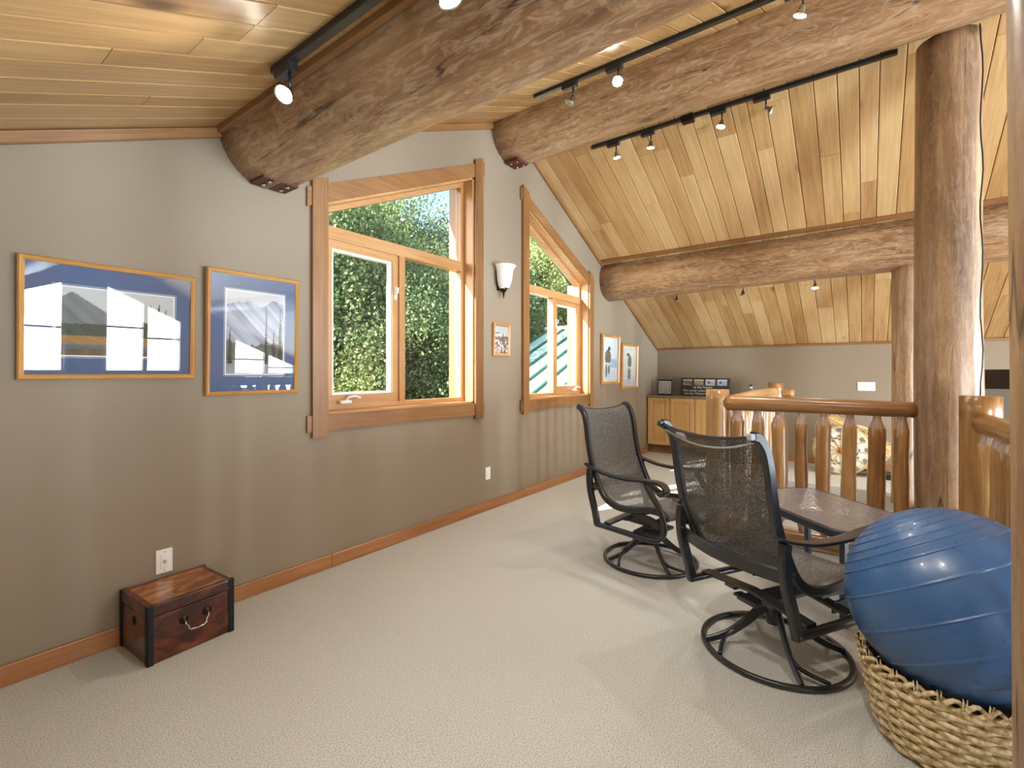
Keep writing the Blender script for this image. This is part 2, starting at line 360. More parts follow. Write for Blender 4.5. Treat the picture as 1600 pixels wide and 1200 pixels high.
# ------------------------------------------------------------------ ceiling: backing and single planks
mb = MB()
mb.prism([(RX - .2, zL(RX - .2) + .025), (RIDGE, zL(RIDGE) + .025), (9.9, zR(9.9) + .025), (9.9, zR(9.9) + .16), (RIDGE, zL(RIDGE) + .16), (RX - .2, zL(RX - .2) + .16)], 1, OY - .2, WY + TH + .5)
ceil = struct(mb.build('ceiling', M['dark'])); ceil['label'] = 'sloped fir plank ceiling of the loft'
PY0 = -3.4
def planks(p_low, p_high, parent, seed, bounds):
    rng = random.Random(seed)
    d = Vector((p_high[0] - p_low[0], 0, p_high[1] - p_low[1])); Ls = d.length; d.normalize()
    nrm = Vector((-d.z, 0, d.x)); nrm = nrm if nrm.z < 0 else -nrm
    y = WY
    while y > PY0:
        wd = rng.choice((.118, .132, .145, .145, .16))
        cuts = [0]
        x = rng.uniform(.5, 2.2)
        while x < Ls - .3: cuts.append(x); x += rng.uniform(1.3, 3.0)
        cuts.append(Ls)
        for a, b in zip(cuts[:-1], cuts[1:]):
            L = b - a - .0025; h = wd - .004; c = .004; T = .02
            m = MB(); m.prism([(-h / 2 + c, 0), (-h / 2, c), (-h / 2, T), (h / 2, T), (h / 2, c), (h / 2 - c, 0)], 0, 0, L)
            Y = Vector((0, -1, 0)); Z = d.cross(Y)
            if Z.z < 0: Y = -Y; Z = -Z
            o = Vector((p_low[0], y - wd / 2, p_low[1])) + d * (a + .001)
            Mx = Matrix.Translation(o) @ Matrix((d, Y, Z)).transposed().to_4x4()
            m.build('plank', M['plank'], parent, Mx)
        y -= wd
planks((BX + .05, zR(BX + .05)), (RIDGE, zR(RIDGE)), ceil, 3, None)
planks((RX, zL(RX)), (RIDGE, zL(RIDGE)), ceil, 5, None)
mb = MB(); mb.prism([(RX - .1, zL(RX - .1)), (RIDGE, zL(RIDGE)), (9.9, zR(9.9)), (9.9, zR(9.9) + .02), (RIDGE, zL(RIDGE) + .02), (RX - .1, zL(RX - .1) + .02)], 1, OY - .1, PY0 - .02)
o = mb.build('plank_field', M['plank'], ceil); o['kind'] = 'stuff'
# trim strips where ceiling and walls meet
def strip(name, p, q, wd, ht, mat=None):
    L = (Vector(q) - Vector(p)).length; m = MB(); m.bbox((0, -wd / 2, -ht), (L, wd / 2, 0), .004)
    return struct(m.build(name, mat or M['trim'], None, frame_x(p, q)))
strip('trim_1', (RX, WY - .014, zL(RX) - .002), (RIDGE - .2, WY - .014, zL(RIDGE - .2) - .002), .028, .05)['label'] = 'fir strip under the left ceiling slope'
strip('trim_2', (RIDGE + .2, WY - .014, zR(RIDGE + .2) - .002), (BX, WY - .014, zR(BX) - .002), .028, .04)['label'] = 'fir strip under the right ceiling slope'
strip('trim_3', (BX - .014, WY - .02, zR(BX) + .004), (BX - .014, -4.1, zR(BX) + .004), .028, .03)['label'] = 'fir strip along the top of the knee wall'
# baseboards
def baseboard(name, p, q, splits):
    o = empty(name); struct(o); p = Vector(p); q = Vector(q); L = (q - p).length; d = (q - p) / L; ts = [0] + splits + [L]
    for a, b in zip(ts[:-1], ts[1:]):
        m = MB(); m.bbox((0, -.008, 0), (b - a - .001, .008, .085), .004); m.build('board', M['base'], o, frame_x(p + d * a, p + d * b))
    return o
baseboard('baseboard_left', (RX, WY - .008, 0), (BX - .43, WY - .008, 0), [2.95, 5.1])['label'] = 'oak baseboard along the gable wall'
baseboard('baseboard_back', (BX - .008, 1.08, 0), (BX - .008, -1.05, 0), [1.1])['label'] = 'oak baseboard along the knee wall'

# ------------------------------------------------------------------ logs
def log_mesh(L, r0, r1, seg=30, rings=26, seed=0, bumpy=.012, flat=None):
    rng = random.Random(seed); ph = [rng.uniform(0, 6.28) for _ in range(12)]
    m = MB(); vs = []
    for i in range(rings + 1):
        t = i / rings; x = L * t; r = r0 + (r1 - r0) * t
        for k in range(seg):
            a = 2 * PI * k / seg
            rr = r * (1 + bumpy * (math.sin(2 * a + ph[0] + x * .7) + .8 * math.sin(3 * a + ph[1] - x * 1.3) + .6 * math.sin(5 * a + ph[2] + x * 2.1) + .8 * math.sin(x * 2.7 + ph[3])))
            vs.append((x, rr * math.cos(a) + .01 * r * math.sin(x * 1.1 + ph[4]), rr * math.sin(a) + .01 * math.sin(x * .9 + ph[5])))
    fs = [(i * seg + k, i * seg + (k + 1) % seg, (i + 1) * seg + (k + 1) % seg, (i + 1) * seg + k) for i in range(rings) for k in range(seg)]
    m.add(vs, fs, True)
    m.f.append(tuple(range(seg - 1, -1, -1))); m.sm.append(False); m.f.append(tuple(rings * seg + k for k in range(seg))); m.sm.append(False)
    return m
def log(name, p, q, r0, r1, label, cat, mat='log', seed=0, **kw):
    p = Vector(p); q = Vector(q)
    root = empty(name, p)
    o = log_mesh((q - p).length, r0, r1, seed=seed, **kw).build('log', M[mat], root, Matrix.Translation(-p) @ frame_x(p, q, seed * 1.3))
    tag(root, label, cat); return root
def anchor_plate(root, loc, w_=.2):
    """steel plate with bolts let into the underside of a log at the wall"""
    m = MB(); m.bbox((-w_ / 2, -.15, -.016), (w_ / 2, 0, .016), .003); p = m.build('anchor_plate', M['rust'], root, Matrix.Translation(loc))
    for sx in (-.05, .05):
        for sy in (-.05, -.12):
            m = MB(); m.lathe([(.012, -.026), (.012, -.018)], 6); m.build('bolt', M['steel'], p, Matrix.Translation((sx, sy, 0)))
l1 = log('log_beam', (1.345, WY + .02, 2.575), (1.345, OY + .3, 2.6), .262, .24, 'thick dark log beam nearest the camera, left of the large window', 'log beam', seed=1, rings=60, bumpy=.018)
l2 = log('log_beam', (RIDGE, WY + .02, 3.525), (RIDGE, OY + .3, 3.53), .28, .27, 'log ridge beam above the gap between the two windows', 'log beam', seed=2, rings=60)
l3 = log('log_beam', (5.86, WY + .02, 2.475), (5.86, OY + .3, 2.52), .268, .225, 'log beam on the far ceiling slope, above the small framed prints', 'log beam', seed=3, rings=60, bumpy=.018)
anchor_plate(l1, (.0, -.03, -.253), .2); anchor_plate(l2, (0, -.03, -.266), .17)
for i, (x, zz) in enumerate(((1.345, zL), (5.86, zR))):    # cover strips beside the beams
    for s in (-1, 1):
        hw = math.sqrt(max(.262 ** 2 - (zz(x) - 2.575) ** 2, .02)) if i == 0 else .245
        xs = x + s * (hw + .012)
        strip('trim_%d' % (4 + i * 2 + (s > 0)), (xs, WY - .03, zz(xs) + .004), (xs, -6, zz(xs) + .004), .03, .045)['label'] = 'fir cover strip beside a ceiling log'

# big post, post under the far beam, near post
PX, PYY = 3.97, -.42
big = log('log_post', (PX, PYY, 0), (PX, PYY, 3.30), .166, .152, 'thick log post where the railing ends', 'post', 'post', seed=5, rings=40)
far_p = log('log_post', (5.86, -.33, 0), (5.86, -.33, 2.27), .13, .12, 'slimmer log post holding up the far beam, behind the thick post', 'post', 'post', seed=6, rings=30)
near = log('log_post', (1.158, -.352, 0), (1.158, -.352, 2.36), .152, .146, 'log post cut off by the right edge of the picture', 'post', 'post', seed=7, rings=40)
# wire running down the thick post
m = MB(); wp = []
for i in range(24):
    z_ = 1.1 + i * .095; wp.append((PX - .135 + .006 * math.sin(i * 1.7), PYY - .125 + .006 * math.cos(i * 1.1), z_))
m.tube(wp, .004, 6); m.build('cable', M['black'], big, Matrix.Translation((-PX, -PYY, 0)))

# ------------------------------------------------------------------ railings
def newel(loc, r, h, label, seed):
    m = log_mesh(h, r, r * .97, seg=26, rings=14, seed=seed, bumpy=.01)
    root = empty('newel_post', loc); m.build('log', M['rail'], root, Matrix.Rotation(-PI / 2, 4, 'Y'))
    return tag(root, label, 'newel post')
n1 = newel((3.95, .93, 0), .088, 1.12, 'newel post at the corner of the railing, beside the maple cabinet', 11)
n3 = newel((6.95, .92, 0), .088, 1.125, 'newel post at the far end of the side railing by the knee wall', 12)
n2 = newel((3.585, -.505, 0), .088, 1.125, 'split newel post standing against the thick log post on the right', 13)
M['tenon'] = plain('varnished taper with highlight', srgb(170, 142, 122), .25, 0.0, Coat_Weight=.6)  # paler colour stands in for the highlight on the varnished tapers
def bal_mesh(seed, Hb, r):
    rng = random.Random(seed); ph = [rng.uniform(0, 6) for _ in range(4)]
    prof = [(.021, 0), (.023, .03), (r * .97, .085)]
    n = 10
    for i in range(n + 1): prof.append((r * (1 + .035 * math.sin(i * 1.3 + seed)), .095 + (Hb - .20) * i / n))
    prof += [(r * .97, Hb - .10), (.026, Hb - .045), (.022, Hb)]
    m = MB(); m.lathe(prof, 14, 'X')
    m.v = [(x, y * (1 + .05 * math.sin(ph[0] + 4 * x)) + .005 * math.sin(5 * x + ph[1]), z * (1 + .06 * math.cos(ph[2] + 3 * x)) + .005 * math.cos(4 * x + ph[3])) for (x, y, z) in m.v]
    me = m.mesh('baluster', M['rail']); me.materials.append(M['tenon'])
    for p in me.polygons:
        if p.center.x > Hb - .10 or p.center.x < .085: p.material_index = 1
    return me
ZB = .115
BAL = [bal_mesh(i, .955 - ZB + .03, r) for i, r in enumerate((.047, .040, .050, .043))]
def railing(name, label, p, q, r_top, spots, zt=1.0, hb=None, ext=(0, 0)):
    """log railing: top rail, bottom rail, balusters"""
    p = Vector(p); q = Vector(q); d = (q - p).normalized(); root = empty(name, p)
    P = lambda v: Vector(v) - p
    a = P(p - d * ext[0] + UP * zt); b = P(q + d * ext[1] + UP * zt)
    log_mesh((b - a).length, r_top[0], r_top[1], seg=20, rings=20, seed=len(spots), bumpy=.014).build('top_rail', M['rail'], root, frame_x(a, b))
    a = P(p + UP * .075); b = P(q + UP * .075)
    log_mesh((b - a).length, .055, .052, seg=16, rings=14, seed=len(spots) + 3).build('bottom_rail', M['rail'], root, frame_x(a, b))
    for i, t_ in enumerate(spots):
        c = P(p + d * t_); link('baluster', BAL[(i * 3 + len(spots)) % 4], root, Matrix.Translation(c + UP * ZB) @ Matrix.Rotation(-PI / 2, 4, 'Y') @ Matrix.Rotation(i * 1.9, 4, 'X'))
    return tag(root, label, 'railing')
# main railing runs along Y at X = 3.95; balusters from their pixel columns
cols = (1153, 1183, 1217, 1252, 1287, 1327, 1369, 1409)
ys = [hit(u, 700, 0, 3.95).y for u in cols]
railing('log_railing', 'log railing between the newel post and the thick post, behind the glass table', (3.95, .86, 0), (3.95, -.27, 0), (.060, .050), [.86 - y for y in ys], 1.008)
railing('log_railing', 'log railing running back along the stairwell to the far newel post', (4.03, .92, 0), (6.87, .92, 0), (.056, .06), [.13 + i * .145 for i in range(19)], 1.0)
railing('log_railing', 'log railing on the right beside the ball, ending at the split newel', (3.50, -.515, 0), (1.24, -.67, 0), (.056, .05), [.09 + i * .135 for i in range(16)], .985, ext=(.05, 0))
railing('log_railing', 'log railing along the loft edge behind the camera', (1.16, -.68, 0), (RX + .05, -.68, 0), (.055, .05), [.1 + i * .15 for i in range(15)], .985)
m = log_mesh(.15, .052, .05, seg=18, rings=4, seed=4); o = m.build('rail_stub', M['rail'], n3, Matrix.Translation((0, -.05, .985)) @ frame_x((0, 0, 0), (-.03, -.3, .0)))

# ------------------------------------------------------------------ windows
def sloped(x0, x1, lo, hi):
    f = lambda q, x: q(x) if callable(q) else q
    return [(x0, f(lo, x0)), (x1, f(lo, x1)), (x1, f(hi, x1)), (x0, f(hi, x0))]
def bar(root, name, poly, y0, y1, mat, e=True):
    """bar of a window in the wall's plane; local X follows its length so the grain runs along it"""
    xs = [p[0] for p in poly]; zs = [p[1] for p in poly]
    vert = (max(zs) - min(zs)) > (max(xs) - min(xs))
    m = MB(); m.prism(poly, 1, y0, y1)
    if vert:                                   # turn so that the length is local X
        R_ = Matrix.Rotation(PI / 2, 4, 'Y'); m.v = [tuple(R_ @ Vector(p)) for p in m.v]
        o = m.build(name, M[mat], root, R_.inverted())
    else: o = m.build(name, M[mat], root)
    return o
def window(name, W, side, mid, mull, casement, label):
    x0, x1, z0, top = W['x0'], W['x1'], W['z0'], W['top']
    root = empty(name); struct(root); root['label'] = label
    tw = .105; f1, f2 = WY - .018, WY - .028
    # casing: side boards stand proud and run past the head and sill boards
    bar(root, 'casing_sill', sloped(x0 - tw - .03, x1 + tw + .03, z0 - .105, z0), f1, WY, 'trim')
    bar(root, 'casing_head', sloped(x0 - tw - .03, x1 + tw + .03, top, lambda x: top(x) + .118), f1, WY, 'trim')
    for a, b in ((x0 - tw, x0), (x1, x1 + tw)):
        bar(root, 'casing_side', sloped(a, b, z0 - .14, lambda x: max(top(a), top(b)) + .13 if False else top(x) + .155), f2, WY, 'trim')
    # reveal lining
    d0, d1 = WY - .005, WY + .10; th = .016
    for nm, poly in (('lining_sill', sloped(x0, x1, z0, z0 + th)), ('lining_head', sloped(x0, x1, lambda x: top(x) - th, top)), ('lining_side', sloped(x0, x0 + th, z0, top)), ('lining_side', sloped(x1 - th, x1, z0, top))):
        bar(root, nm, poly, d0, d1, 'sash')
    # frame
    a, b = x0 + .004, x1 - .004; fw = .05; g0, g1 = WY + .10, WY + .165
    zt = lambda x: top(x) - .004
    fr = empty('frame'); fr.parent = root
    for nm, poly in (('frame_sill', sloped(a, b, z0 + .004, z0 + fw)), ('frame_head', sloped(a, b, lambda x: zt(x) - fw, zt)), ('frame_side', sloped(a, a + fw, z0 + fw, lambda x: zt(x) - fw)), ('frame_side', sloped(b - fw, b, z0 + fw, lambda x: zt(x) - fw)),
                     ('transom', sloped(a + fw, b - fw, mid - .042, mid + .042)), ('mullion', sloped(mull - .028, mull + .028, z0 + fw, mid - .042))):
        bar(fr, nm, poly, g0 - (.012 if nm in ('transom', 'mullion') else 0), g1, 'sash')
    yg = WY + .135
    def pane(poly): bar(root, 'pane', poly, yg, yg + .005, 'glass')
    pane(sloped(a + fw, b - fw, mid + .042, lambda x: zt(x) - fw))
    for (p, q, cas) in ((a + fw, mull - .028, casement == 'left'), (mull + .028, b - fw, casement == 'right')):
        lo, hi = z0 + fw, mid - .042
        if cas:
            sh = empty('sash'); sh.parent = root; sw = .055
            for nm, poly in (('rail', sloped(p, q, lo, lo + sw + .01)), ('rail', sloped(p, q, hi - sw, hi)), ('stile', sloped(p, p + sw, lo + sw + .01, hi - sw)), ('stile', sloped(q - sw, q, lo + sw + .01, hi - sw))):
                bar(sh, nm, poly, g0 + .004, g1 - .01, 'sash')
            for nm, poly in (('bead', sloped(p + sw, q - sw, lo + sw + .01, lo + sw + .026)), ('bead', sloped(p + sw, q - sw, hi - sw - .016, hi - sw)), ('bead', sloped(q - sw - .016, q - sw, lo + sw + .026, hi - sw - .016)), ('bead', sloped(p + sw, p + sw + .016, lo + sw + .026, hi - sw - .016))):
                bar(sh, nm, poly, g0 + .014, g1 - .014, 'whitepaint')
            pane(sloped(p + sw, q - sw, lo + sw + .01, hi - sw))
            # crank on the sill, latch on the stile
            cx = p + .14 if casement == 'left' else q - .16
            m = MB(); m.bbox((-.045, -.018, 0), (.045, .018, .022), .006); m.tube([(.0, 0, .02), (.02, -.02, .045), (.06, -.03, .05), (.1, -.03, .035)], [.009, .008, .008, .009], 8)
            m.build('crank', M['white'], root, Matrix.Translation((cx, g0 - .02, z0 + fw + .006)))
            lx = q - sw * .5 if casement == 'left' else p + sw * .5
            m = MB(); m.bbox((-.012, -.012, -.05), (.012, 0, .05), .004); m.tube([(0, -.012, -.01), (0, -.03, 0), (0, -.034, .04)], .007, 8)
            m.build('latch', M['white'], root, Matrix.Translation((lx, g0 + .004, lo + (hi - lo) * .74)))
        else: pane(sloped(p, q, lo, hi))
    # white outer frame and the wooden exterior casing seen through the glass
    for poly in (sloped(x1 - .02, x1, z0, top), sloped(x0, x0 + .02, z0, top)):
        bar(root, 'outer_frame', poly, g1, WY + TH + .01, 'whitepaint')
    bar(root, 'outer_head', sloped(x0, x1, lambda x: top(x) - .03, top), g1, WY + TH + .02, 'greentrim')
    bar(root, 'outer_casing', sloped(x1, x1 + .09, z0 - .1, lambda x: top(x)), WY + TH, WY + TH + .12, 'trim')
    return root
mid1 = (hit(508, 361, 1, WY + .1).z + hit(727, 419, 1, WY + .1).z) / 2
mid2 = (hit(824, 448, 1, WY + .1).z + hit(912, 474, 1, WY + .1).z) / 2
window('window_1', W1, 0, mid1, hit(627, 520, 1, WY + .1).x, 'left', 'large window with a sloped head, left of the wall sconce')
window('window_2', W2, 0, mid2, hit(865, 520, 1, WY + .1).x, 'right', 'window with its head sloping down, right of the wall sconce')

# ------------------------------------------------------------------ outside: ground, neighbouring roof, trees
mb = MB(); mb.box((-30, WY + TH + .3, -3.4), (60, 60, -3.2))
t = NT('rough grass'); t.set(Base_Color=t.ramp(t.noise(t.coord((1, 1, 1)), 3, 6), [(.3, srgb(58, 70, 34)), (.7, srgb(120, 124, 70))]), Roughness=.9); struct(mb.build('ground', t.m))
RR = Vector((9.5, 6.03, 2.24)); rm = .43; x_lo = 5.6
roofo = empty('metal_roof', (RR.x, 3.2, 0)); tag(roofo, 'pale green standing seam metal roof outside the smaller window', 'roof')
zr = lambda x: RR.z - rm * (RR.x - x)
Tm = Matrix.Translation((-RR.x, -3.2, 0))
m = MB(); m.prism([(x_lo, zr(x_lo)), (RR.x, RR.z), (RR.x + 3, RR.z - 1.3), (RR.x + 3, RR.z - 1.4), (RR.x, RR.z - .1), (x_lo, zr(x_lo) - .1)], 1, WY + TH + .05, RR.y); m.build('sheet', M['green'], roofo, Tm)
y = RR.y - .03
while y > WY + TH + .1:
    m = MB(); m.prism([(x_lo, zr(x_lo)), (RR.x, RR.z), (RR.x, RR.z + .045), (x_lo, zr(x_lo) + .045)], 1, y - .02, y + .02); m.build('rib', M['ribshade'], roofo, Tm)
    y -= .42
m = MB(); m.tube([(RR.x, WY + TH + .05, RR.z + .05), (RR.x, RR.y + .05, RR.z + .05)], .05, 8); m.build('ridge_cap', M['whitepaint'], roofo, Tm)
m = MB(); m.box((x_lo + .4, WY + TH + .3, -3.2), (RR.x + 2.6, RR.y - .3, zr(x_lo + .4) - .15)); m.build('wall', M['trim'], roofo, Tm)
def leafmat(name, c0, c1, c2):
    t = NT(name); r, off = t.rnd(); g = t.N('ShaderNodeNewGeometry')
    col = t.ramp(g.outputs['Random Per Island'], [(0, c0), (.55, c1), (1, c2)])
    t.set(Base_Color=col, Roughness=.45); tl = t.N('ShaderNodeBsdfTranslucent'); t.L(col, tl.inputs[0]); mx = t.N('ShaderNodeMixShader'); mx.inputs[0].default_value = .4
    t.L(t.p.outputs[0], mx.inputs[1]); t.L(tl.outputs[0], mx.inputs[2]); t.L(mx.outputs[0], t.out.inputs[0]); return t.m
LEAF = [leafmat('aspen leaf', srgb(104, 126, 74), srgb(150, 166, 104), srgb(206, 210, 158)), leafmat('dark leaf', srgb(84, 108, 70), srgb(126, 146, 96), srgb(188, 196, 146)), leafmat('yellow green leaf', srgb(124, 142, 78), srgb(168, 180, 110), srgb(216, 216, 166))]
BARK = wood('grey bark', [(.3, srgb(90, 82, 72)), (.7, srgb(168, 160, 148))], .8, (3, 8, 8))
def crown(seed, mat, n, rx, rz):
    rng = np.random.default_rng(seed)
    nc = 130
    cu = rng.normal(size=(nc, 3)); cu /= np.linalg.norm(cu, axis=1)[:, None]; cu *= rng.uniform(.25, 1, (nc, 1)) ** .5
    cc = cu * np.array([rx, rx, rz])
    idx = rng.integers(0, nc, n)
    P = cc[idx] + rng.normal(size=(n, 3)) * np.array([.26, .26, .30])
    a = rng.normal(size=(n, 3)); a /= np.linalg.norm(a, axis=1)[:, None]
    b = np.cross(a, rng.normal(size=(n, 3))); b /= np.linalg.norm(b, axis=1)[:, None]
    s = rng.uniform(.024, .048, (n, 1)); 
    V = np.empty((n, 4, 3)); V[:, 0] = P - a * s; V[:, 1] = P + b * s * .75; V[:, 2] = P + a * s; V[:, 3] = P - b * s * .75
    me = bpy.data.meshes.new('foliage'); me.vertices.add(n * 4); me.vertices.foreach_set('co', V.reshape(-1)); me.loops.add(n * 4); me.loops.foreach_set('vertex_index', np.arange(n * 4)); me.polygons.add(n); me.polygons.foreach_set('loop_start', np.arange(n) * 4)
    me.update(calc_edges=True); me.materials.append(mat); return me
CR = [crown(1, LEAF[0], 70000, 1.7, 3.6), crown(2, LEAF[1], 70000, 2.0, 3.2), crown(3, LEAF[2], 60000, 1.5, 3.0)]
def trunk_mesh(seed, h):
    rng = random.Random(seed); m = MB()
    pts = [(rng.uniform(-.08, .08) * i, rng.uniform(-.08, .08) * i, h * i / 8) for i in range(9)]; m.tube(pts, [.14 - .013 * i for i in range(9)], 8)
    for k in range(9):
        z_ = h * rng.uniform(.25, .9); a = rng.uniform(0, 6.28); L = rng.uniform(.7, 1.5)
        m.tube([(0, 0, z_), (L * .5 * math.cos(a), L * .5 * math.sin(a), z_ + .5), (L * math.cos(a), L * math.sin(a), z_ + 1.1)], [.05, .035, .015], 6)
    return m.mesh('trunk', BARK)
TR = [trunk_mesh(i, 8) for i in range(3)]
# (pixel column, distance along the view, crown centre height, mesh, scale)
spots = [(470, 9.0, 2.6, 1, .95), (545, 10.5, 2.6, 0, 1.0), (600, 9.2, .9, 1, .8), (640, 12.0, 1.5, 2, 1.0), (690, 10.5, .6, 0, .85), (735, 13.5, 1.9, 1, 1.0), (525, 14.5, 4.2, 0, 1.15), (610, 15.0, 3.8, 1, 1.1), (770, 15.0, 1.2, 0, 1.0), (838, 15.5, 2.4, 2, 1.1), (890, 17.0, 2.6, 1, 1.15), (930, 18.5, 2.2, 0, 1.2), (560, 8.2, -.8, 2, .75), (660, 8.8, -1.2, 1, .7), (815, 18.0, 4.6, 0, 1.2)]
tl_ = ['leafy dark tree outside at the left edge of the large window', 'tall green tree filling the left of the large window', 'dark bushy tree low behind the casement sash', 'yellow green tree in the middle of the large window', 'bright leafy tree behind the right lower pane of the large window', 'tree outside against the blue sky at the upper right of the large window', 'tall tree farther back at the upper left of the large window', 'tall dark tree farther back in the upper middle of the large window', 'tree hidden mostly by the wall between the windows', 'yellow green tree in the upper pane of the smaller window', 'dark tree behind the green roof in the smaller window', 'far tree beyond the right side of the smaller window', 'low yellow green shrub tree at the lower left of the large window', 'low dark shrub tree at the lower right of the large window', 'tall far tree at the top of the smaller window']
for i, (u, dp, cz, k, sc) in enumerate(spots):
    p = at(u, 582, dp); r = empty('tree', (p.x, p.y, -3.2)); tag(r, tl_[i], 'tree', 'trees outside the windows')
    link('foliage', CR[k], r, Matrix.Translation((0, 0, 3.2 + cz)) @ Matrix.Rotation(i * 1.7, 4, 'Z') @ Matrix.Scale(sc, 4))
    link('trunk', TR[i % 3], r, Matrix.Rotation(i * 2.3, 4, 'Z') @ Matrix.Scale((3.2 + cz + 1.5) / 8, 4, (0, 0, 1)))

# ------------------------------------------------------------------ pictures
WALL_L = lambda x, z, y=WY: Matrix.Translation((x, y, z)) @ Matrix(((1, 0, 0), (0, 0, -1), (0, 1, 0))).to_4x4()       # local x right, y up, z out of the left wall
WALL_B = lambda yy, z, x=BX: Matrix.Translation((x, yy, z)) @ Matrix(((0, 0, -1), (-1, 0, 0), (0, 1, 0))).to_4x4()    # the same on the back wall
def lin(c): return srgb(*c)
def painted(x0, y0, x1, y1, z, fn, nx, ny):
    vs = [(x0 + (x1 - x0) * i / nx, y0 + (y1 - y0) * j / ny, z) for j in range(ny + 1) for i in range(nx + 1)]
    fs = [(j * (nx + 1) + i, j * (nx + 1) + i + 1, (j + 1) * (nx + 1) + i + 1, (j + 1) * (nx + 1) + i) for j in range(ny) for i in range(nx)]
    me = bpy.data.meshes.new('print'); me.from_pydata(vs, [], fs)
    at_ = me.color_attributes.new('Col', 'FLOAT_COLOR', 'POINT')
    at_.data.foreach_set('color', np.array([lin(fn(i / nx, j / ny)) for j in range(ny + 1) for i in range(nx + 1)], dtype=np.float32).reshape(-1))
    me.materials.append(M['print']); return me
def hsh(i): return (math.sin(i * 127.1) * 43758.5453) % 1
def n1d(x, s=0):
    i = math.floor(x); f = x - i; f = f * f * (3 - 2 * f); return hsh(i + s) * (1 - f) + hsh(i + 1 + s) * f
def fbm(x, s=0): return .5 * n1d(x, s) + .28 * n1d(2.1 * x, s + 9) + .14 * n1d(4.3 * x, s + 19) + .08 * n1d(9 * x, s + 29)
def n2d(x, y, s=0): return fbm(x * 1.0 + 3.7 * n1d(y * 2, s), s + int(y * 7) * 13)
def mixc(a, b, t): t = max(0, min(1, t)); return tuple(p + (q - p) * t for p, q in zip(a, b))
def frame_bars(root, w_, h_, fw, th, mat, z0=0.0, prof=True):
    for nm, L, T_ in (('frame_bar', w_, Matrix.Identity(4)), ('frame_bar', h_, Matrix.Translation((w_, 0, 0)) @ Matrix.Rotation(PI / 2, 4, 'Z')), ('frame_bar', w_, Matrix.Translation((w_, h_, 0)) @ Matrix.Rotation(PI, 4, 'Z')), ('frame_bar', h_, Matrix.Translation((0, h_, 0)) @ Matrix.Rotation(-PI / 2, 4, 'Z'))):
        m = MB(); pr = [(0, 0), (0, th * .7), (fw * .25, th), (fw * .45, th * .86), (fw * .6, th * .9), (fw, th * .6), (fw, 0)] if prof else [(0, 0), (0, th), (fw, th), (fw, 0)]
        n = len(pr); vs = [(y_, y_, z0 + z_) for y_, z_ in pr] + [(L - y_, y_, z0 + z_) for y_, z_ in pr]
        m.add(vs, [tuple(range(n)), tuple(range(2 * n - 1, n - 1, -1))] + [(i, i + n, (i + 1) % n + n, (i + 1) % n) for i in range(n)])
        m.build(nm, mat, root, T_)
def picture(name, label, Mx, w_, h_, fw, th, framemat, matc, matw, fn, grid, tilt=0.0, lines=None, cat='picture', glass=True):
    root = empty(name); root.matrix_world = Mx @ Matrix.Rotation(tilt, 4, 'X') @ Matrix.Translation((-w_ / 2, 0, .002)); tag(root, label, cat)
    m = MB(); m.box((.004, .004, 0), (w_ - .004, h_ - .004, .006)); m.build('backing', M['dark'], root)
    frame_bars(root, w_, h_, fw, th, framemat)
    l, r_, b, t_ = matw
    if matc:
        m = MB(); m.box((fw * .7, fw * .7, .007), (w_ - fw * .7, h_ - fw * .7, .009)); mt = m.build('mat_board', matc, root)
        if lines:
            m = MB(); e = .012
            for (a0, b0, a1, b1) in ((l - e, b - e, w_ - r_ + e, b - e + .002), (l - e, h_ - t_ + e - .002, w_ - r_ + e, h_ - t_ + e), (l - e, b - e, l - e + .002, h_ - t_ + e), (w_ - r_ + e - .002, b - e, w_ - r_ + e, h_ - t_ + e)): m.box((a0, b0, .009), (a1, b1, .0095))
            m.build('mat_line', lines, mt)
            m = MB(); e = .006; m.box((l - e, b - e, .009), (w_ - r_ + e, h_ - t_ + e, .0096)); m.build('mat_bevel', M['white'], mt)
    link('print', painted(l, b, w_ - r_, h_ - t_, .0102, fn, *grid), root)
    if glass:
        m = MB(); m.box((fw * .7, fw * .7, th * .55), (w_ - fw * .7, h_ - fw * .7, th * .55 + .002)); m.build('glass', M['pglass'], root)
    return root
def spruce(x, y, cx, base, top, wid):
    if not base < y < top: return False
    k = (top - y) / (top - base); saw = .55 + .45 * ((y * 31 + cx * 7) % 1.0); return abs(x - cx) < wid * k * saw + .002
def land1(x, y):
    r1 = .62 + .34 * max(0, 1 - abs(x - .12) / .34) - .1 * x + .07 * (fbm(x * 7) - .5); r2 = .45 + .12 * x + .08 * (fbm(x * 9, 5) - .5)
    c = mixc((188, 192, 196), (214, 208, 200), fbm(x * 3 + y * 5))
    if y < r1: c = mixc((96, 104, 108), (150, 146, 138), fbm(x * 14 + y * 9, 3))
    if y < r2: c = mixc((48, 60, 46), (86, 92, 66), fbm(x * 30 + y * 17, 8))
    if y < .30: c = mixc((150, 104, 50), (178, 140, 76), fbm(x * 18 + y * 30, 2))
    if y < .17: c = mixc((70, 84, 104), (120, 126, 134), fbm(x * 6 + y * 40, 4))
    if y < .06 + .1 * (1 - x) * fbm(x * 8): c = mixc((90, 70, 44), (130, 106, 66), fbm(x * 22, 6))
    for cx, tp, wd in ((.42, .86, .03), (.52, .8, .026), (.78, .84, .03), (.86, .9, .034), (.93, .8, .03)):
        if spruce(x, y, cx, .2, tp, wd): c = (34, 44, 34)
    return c
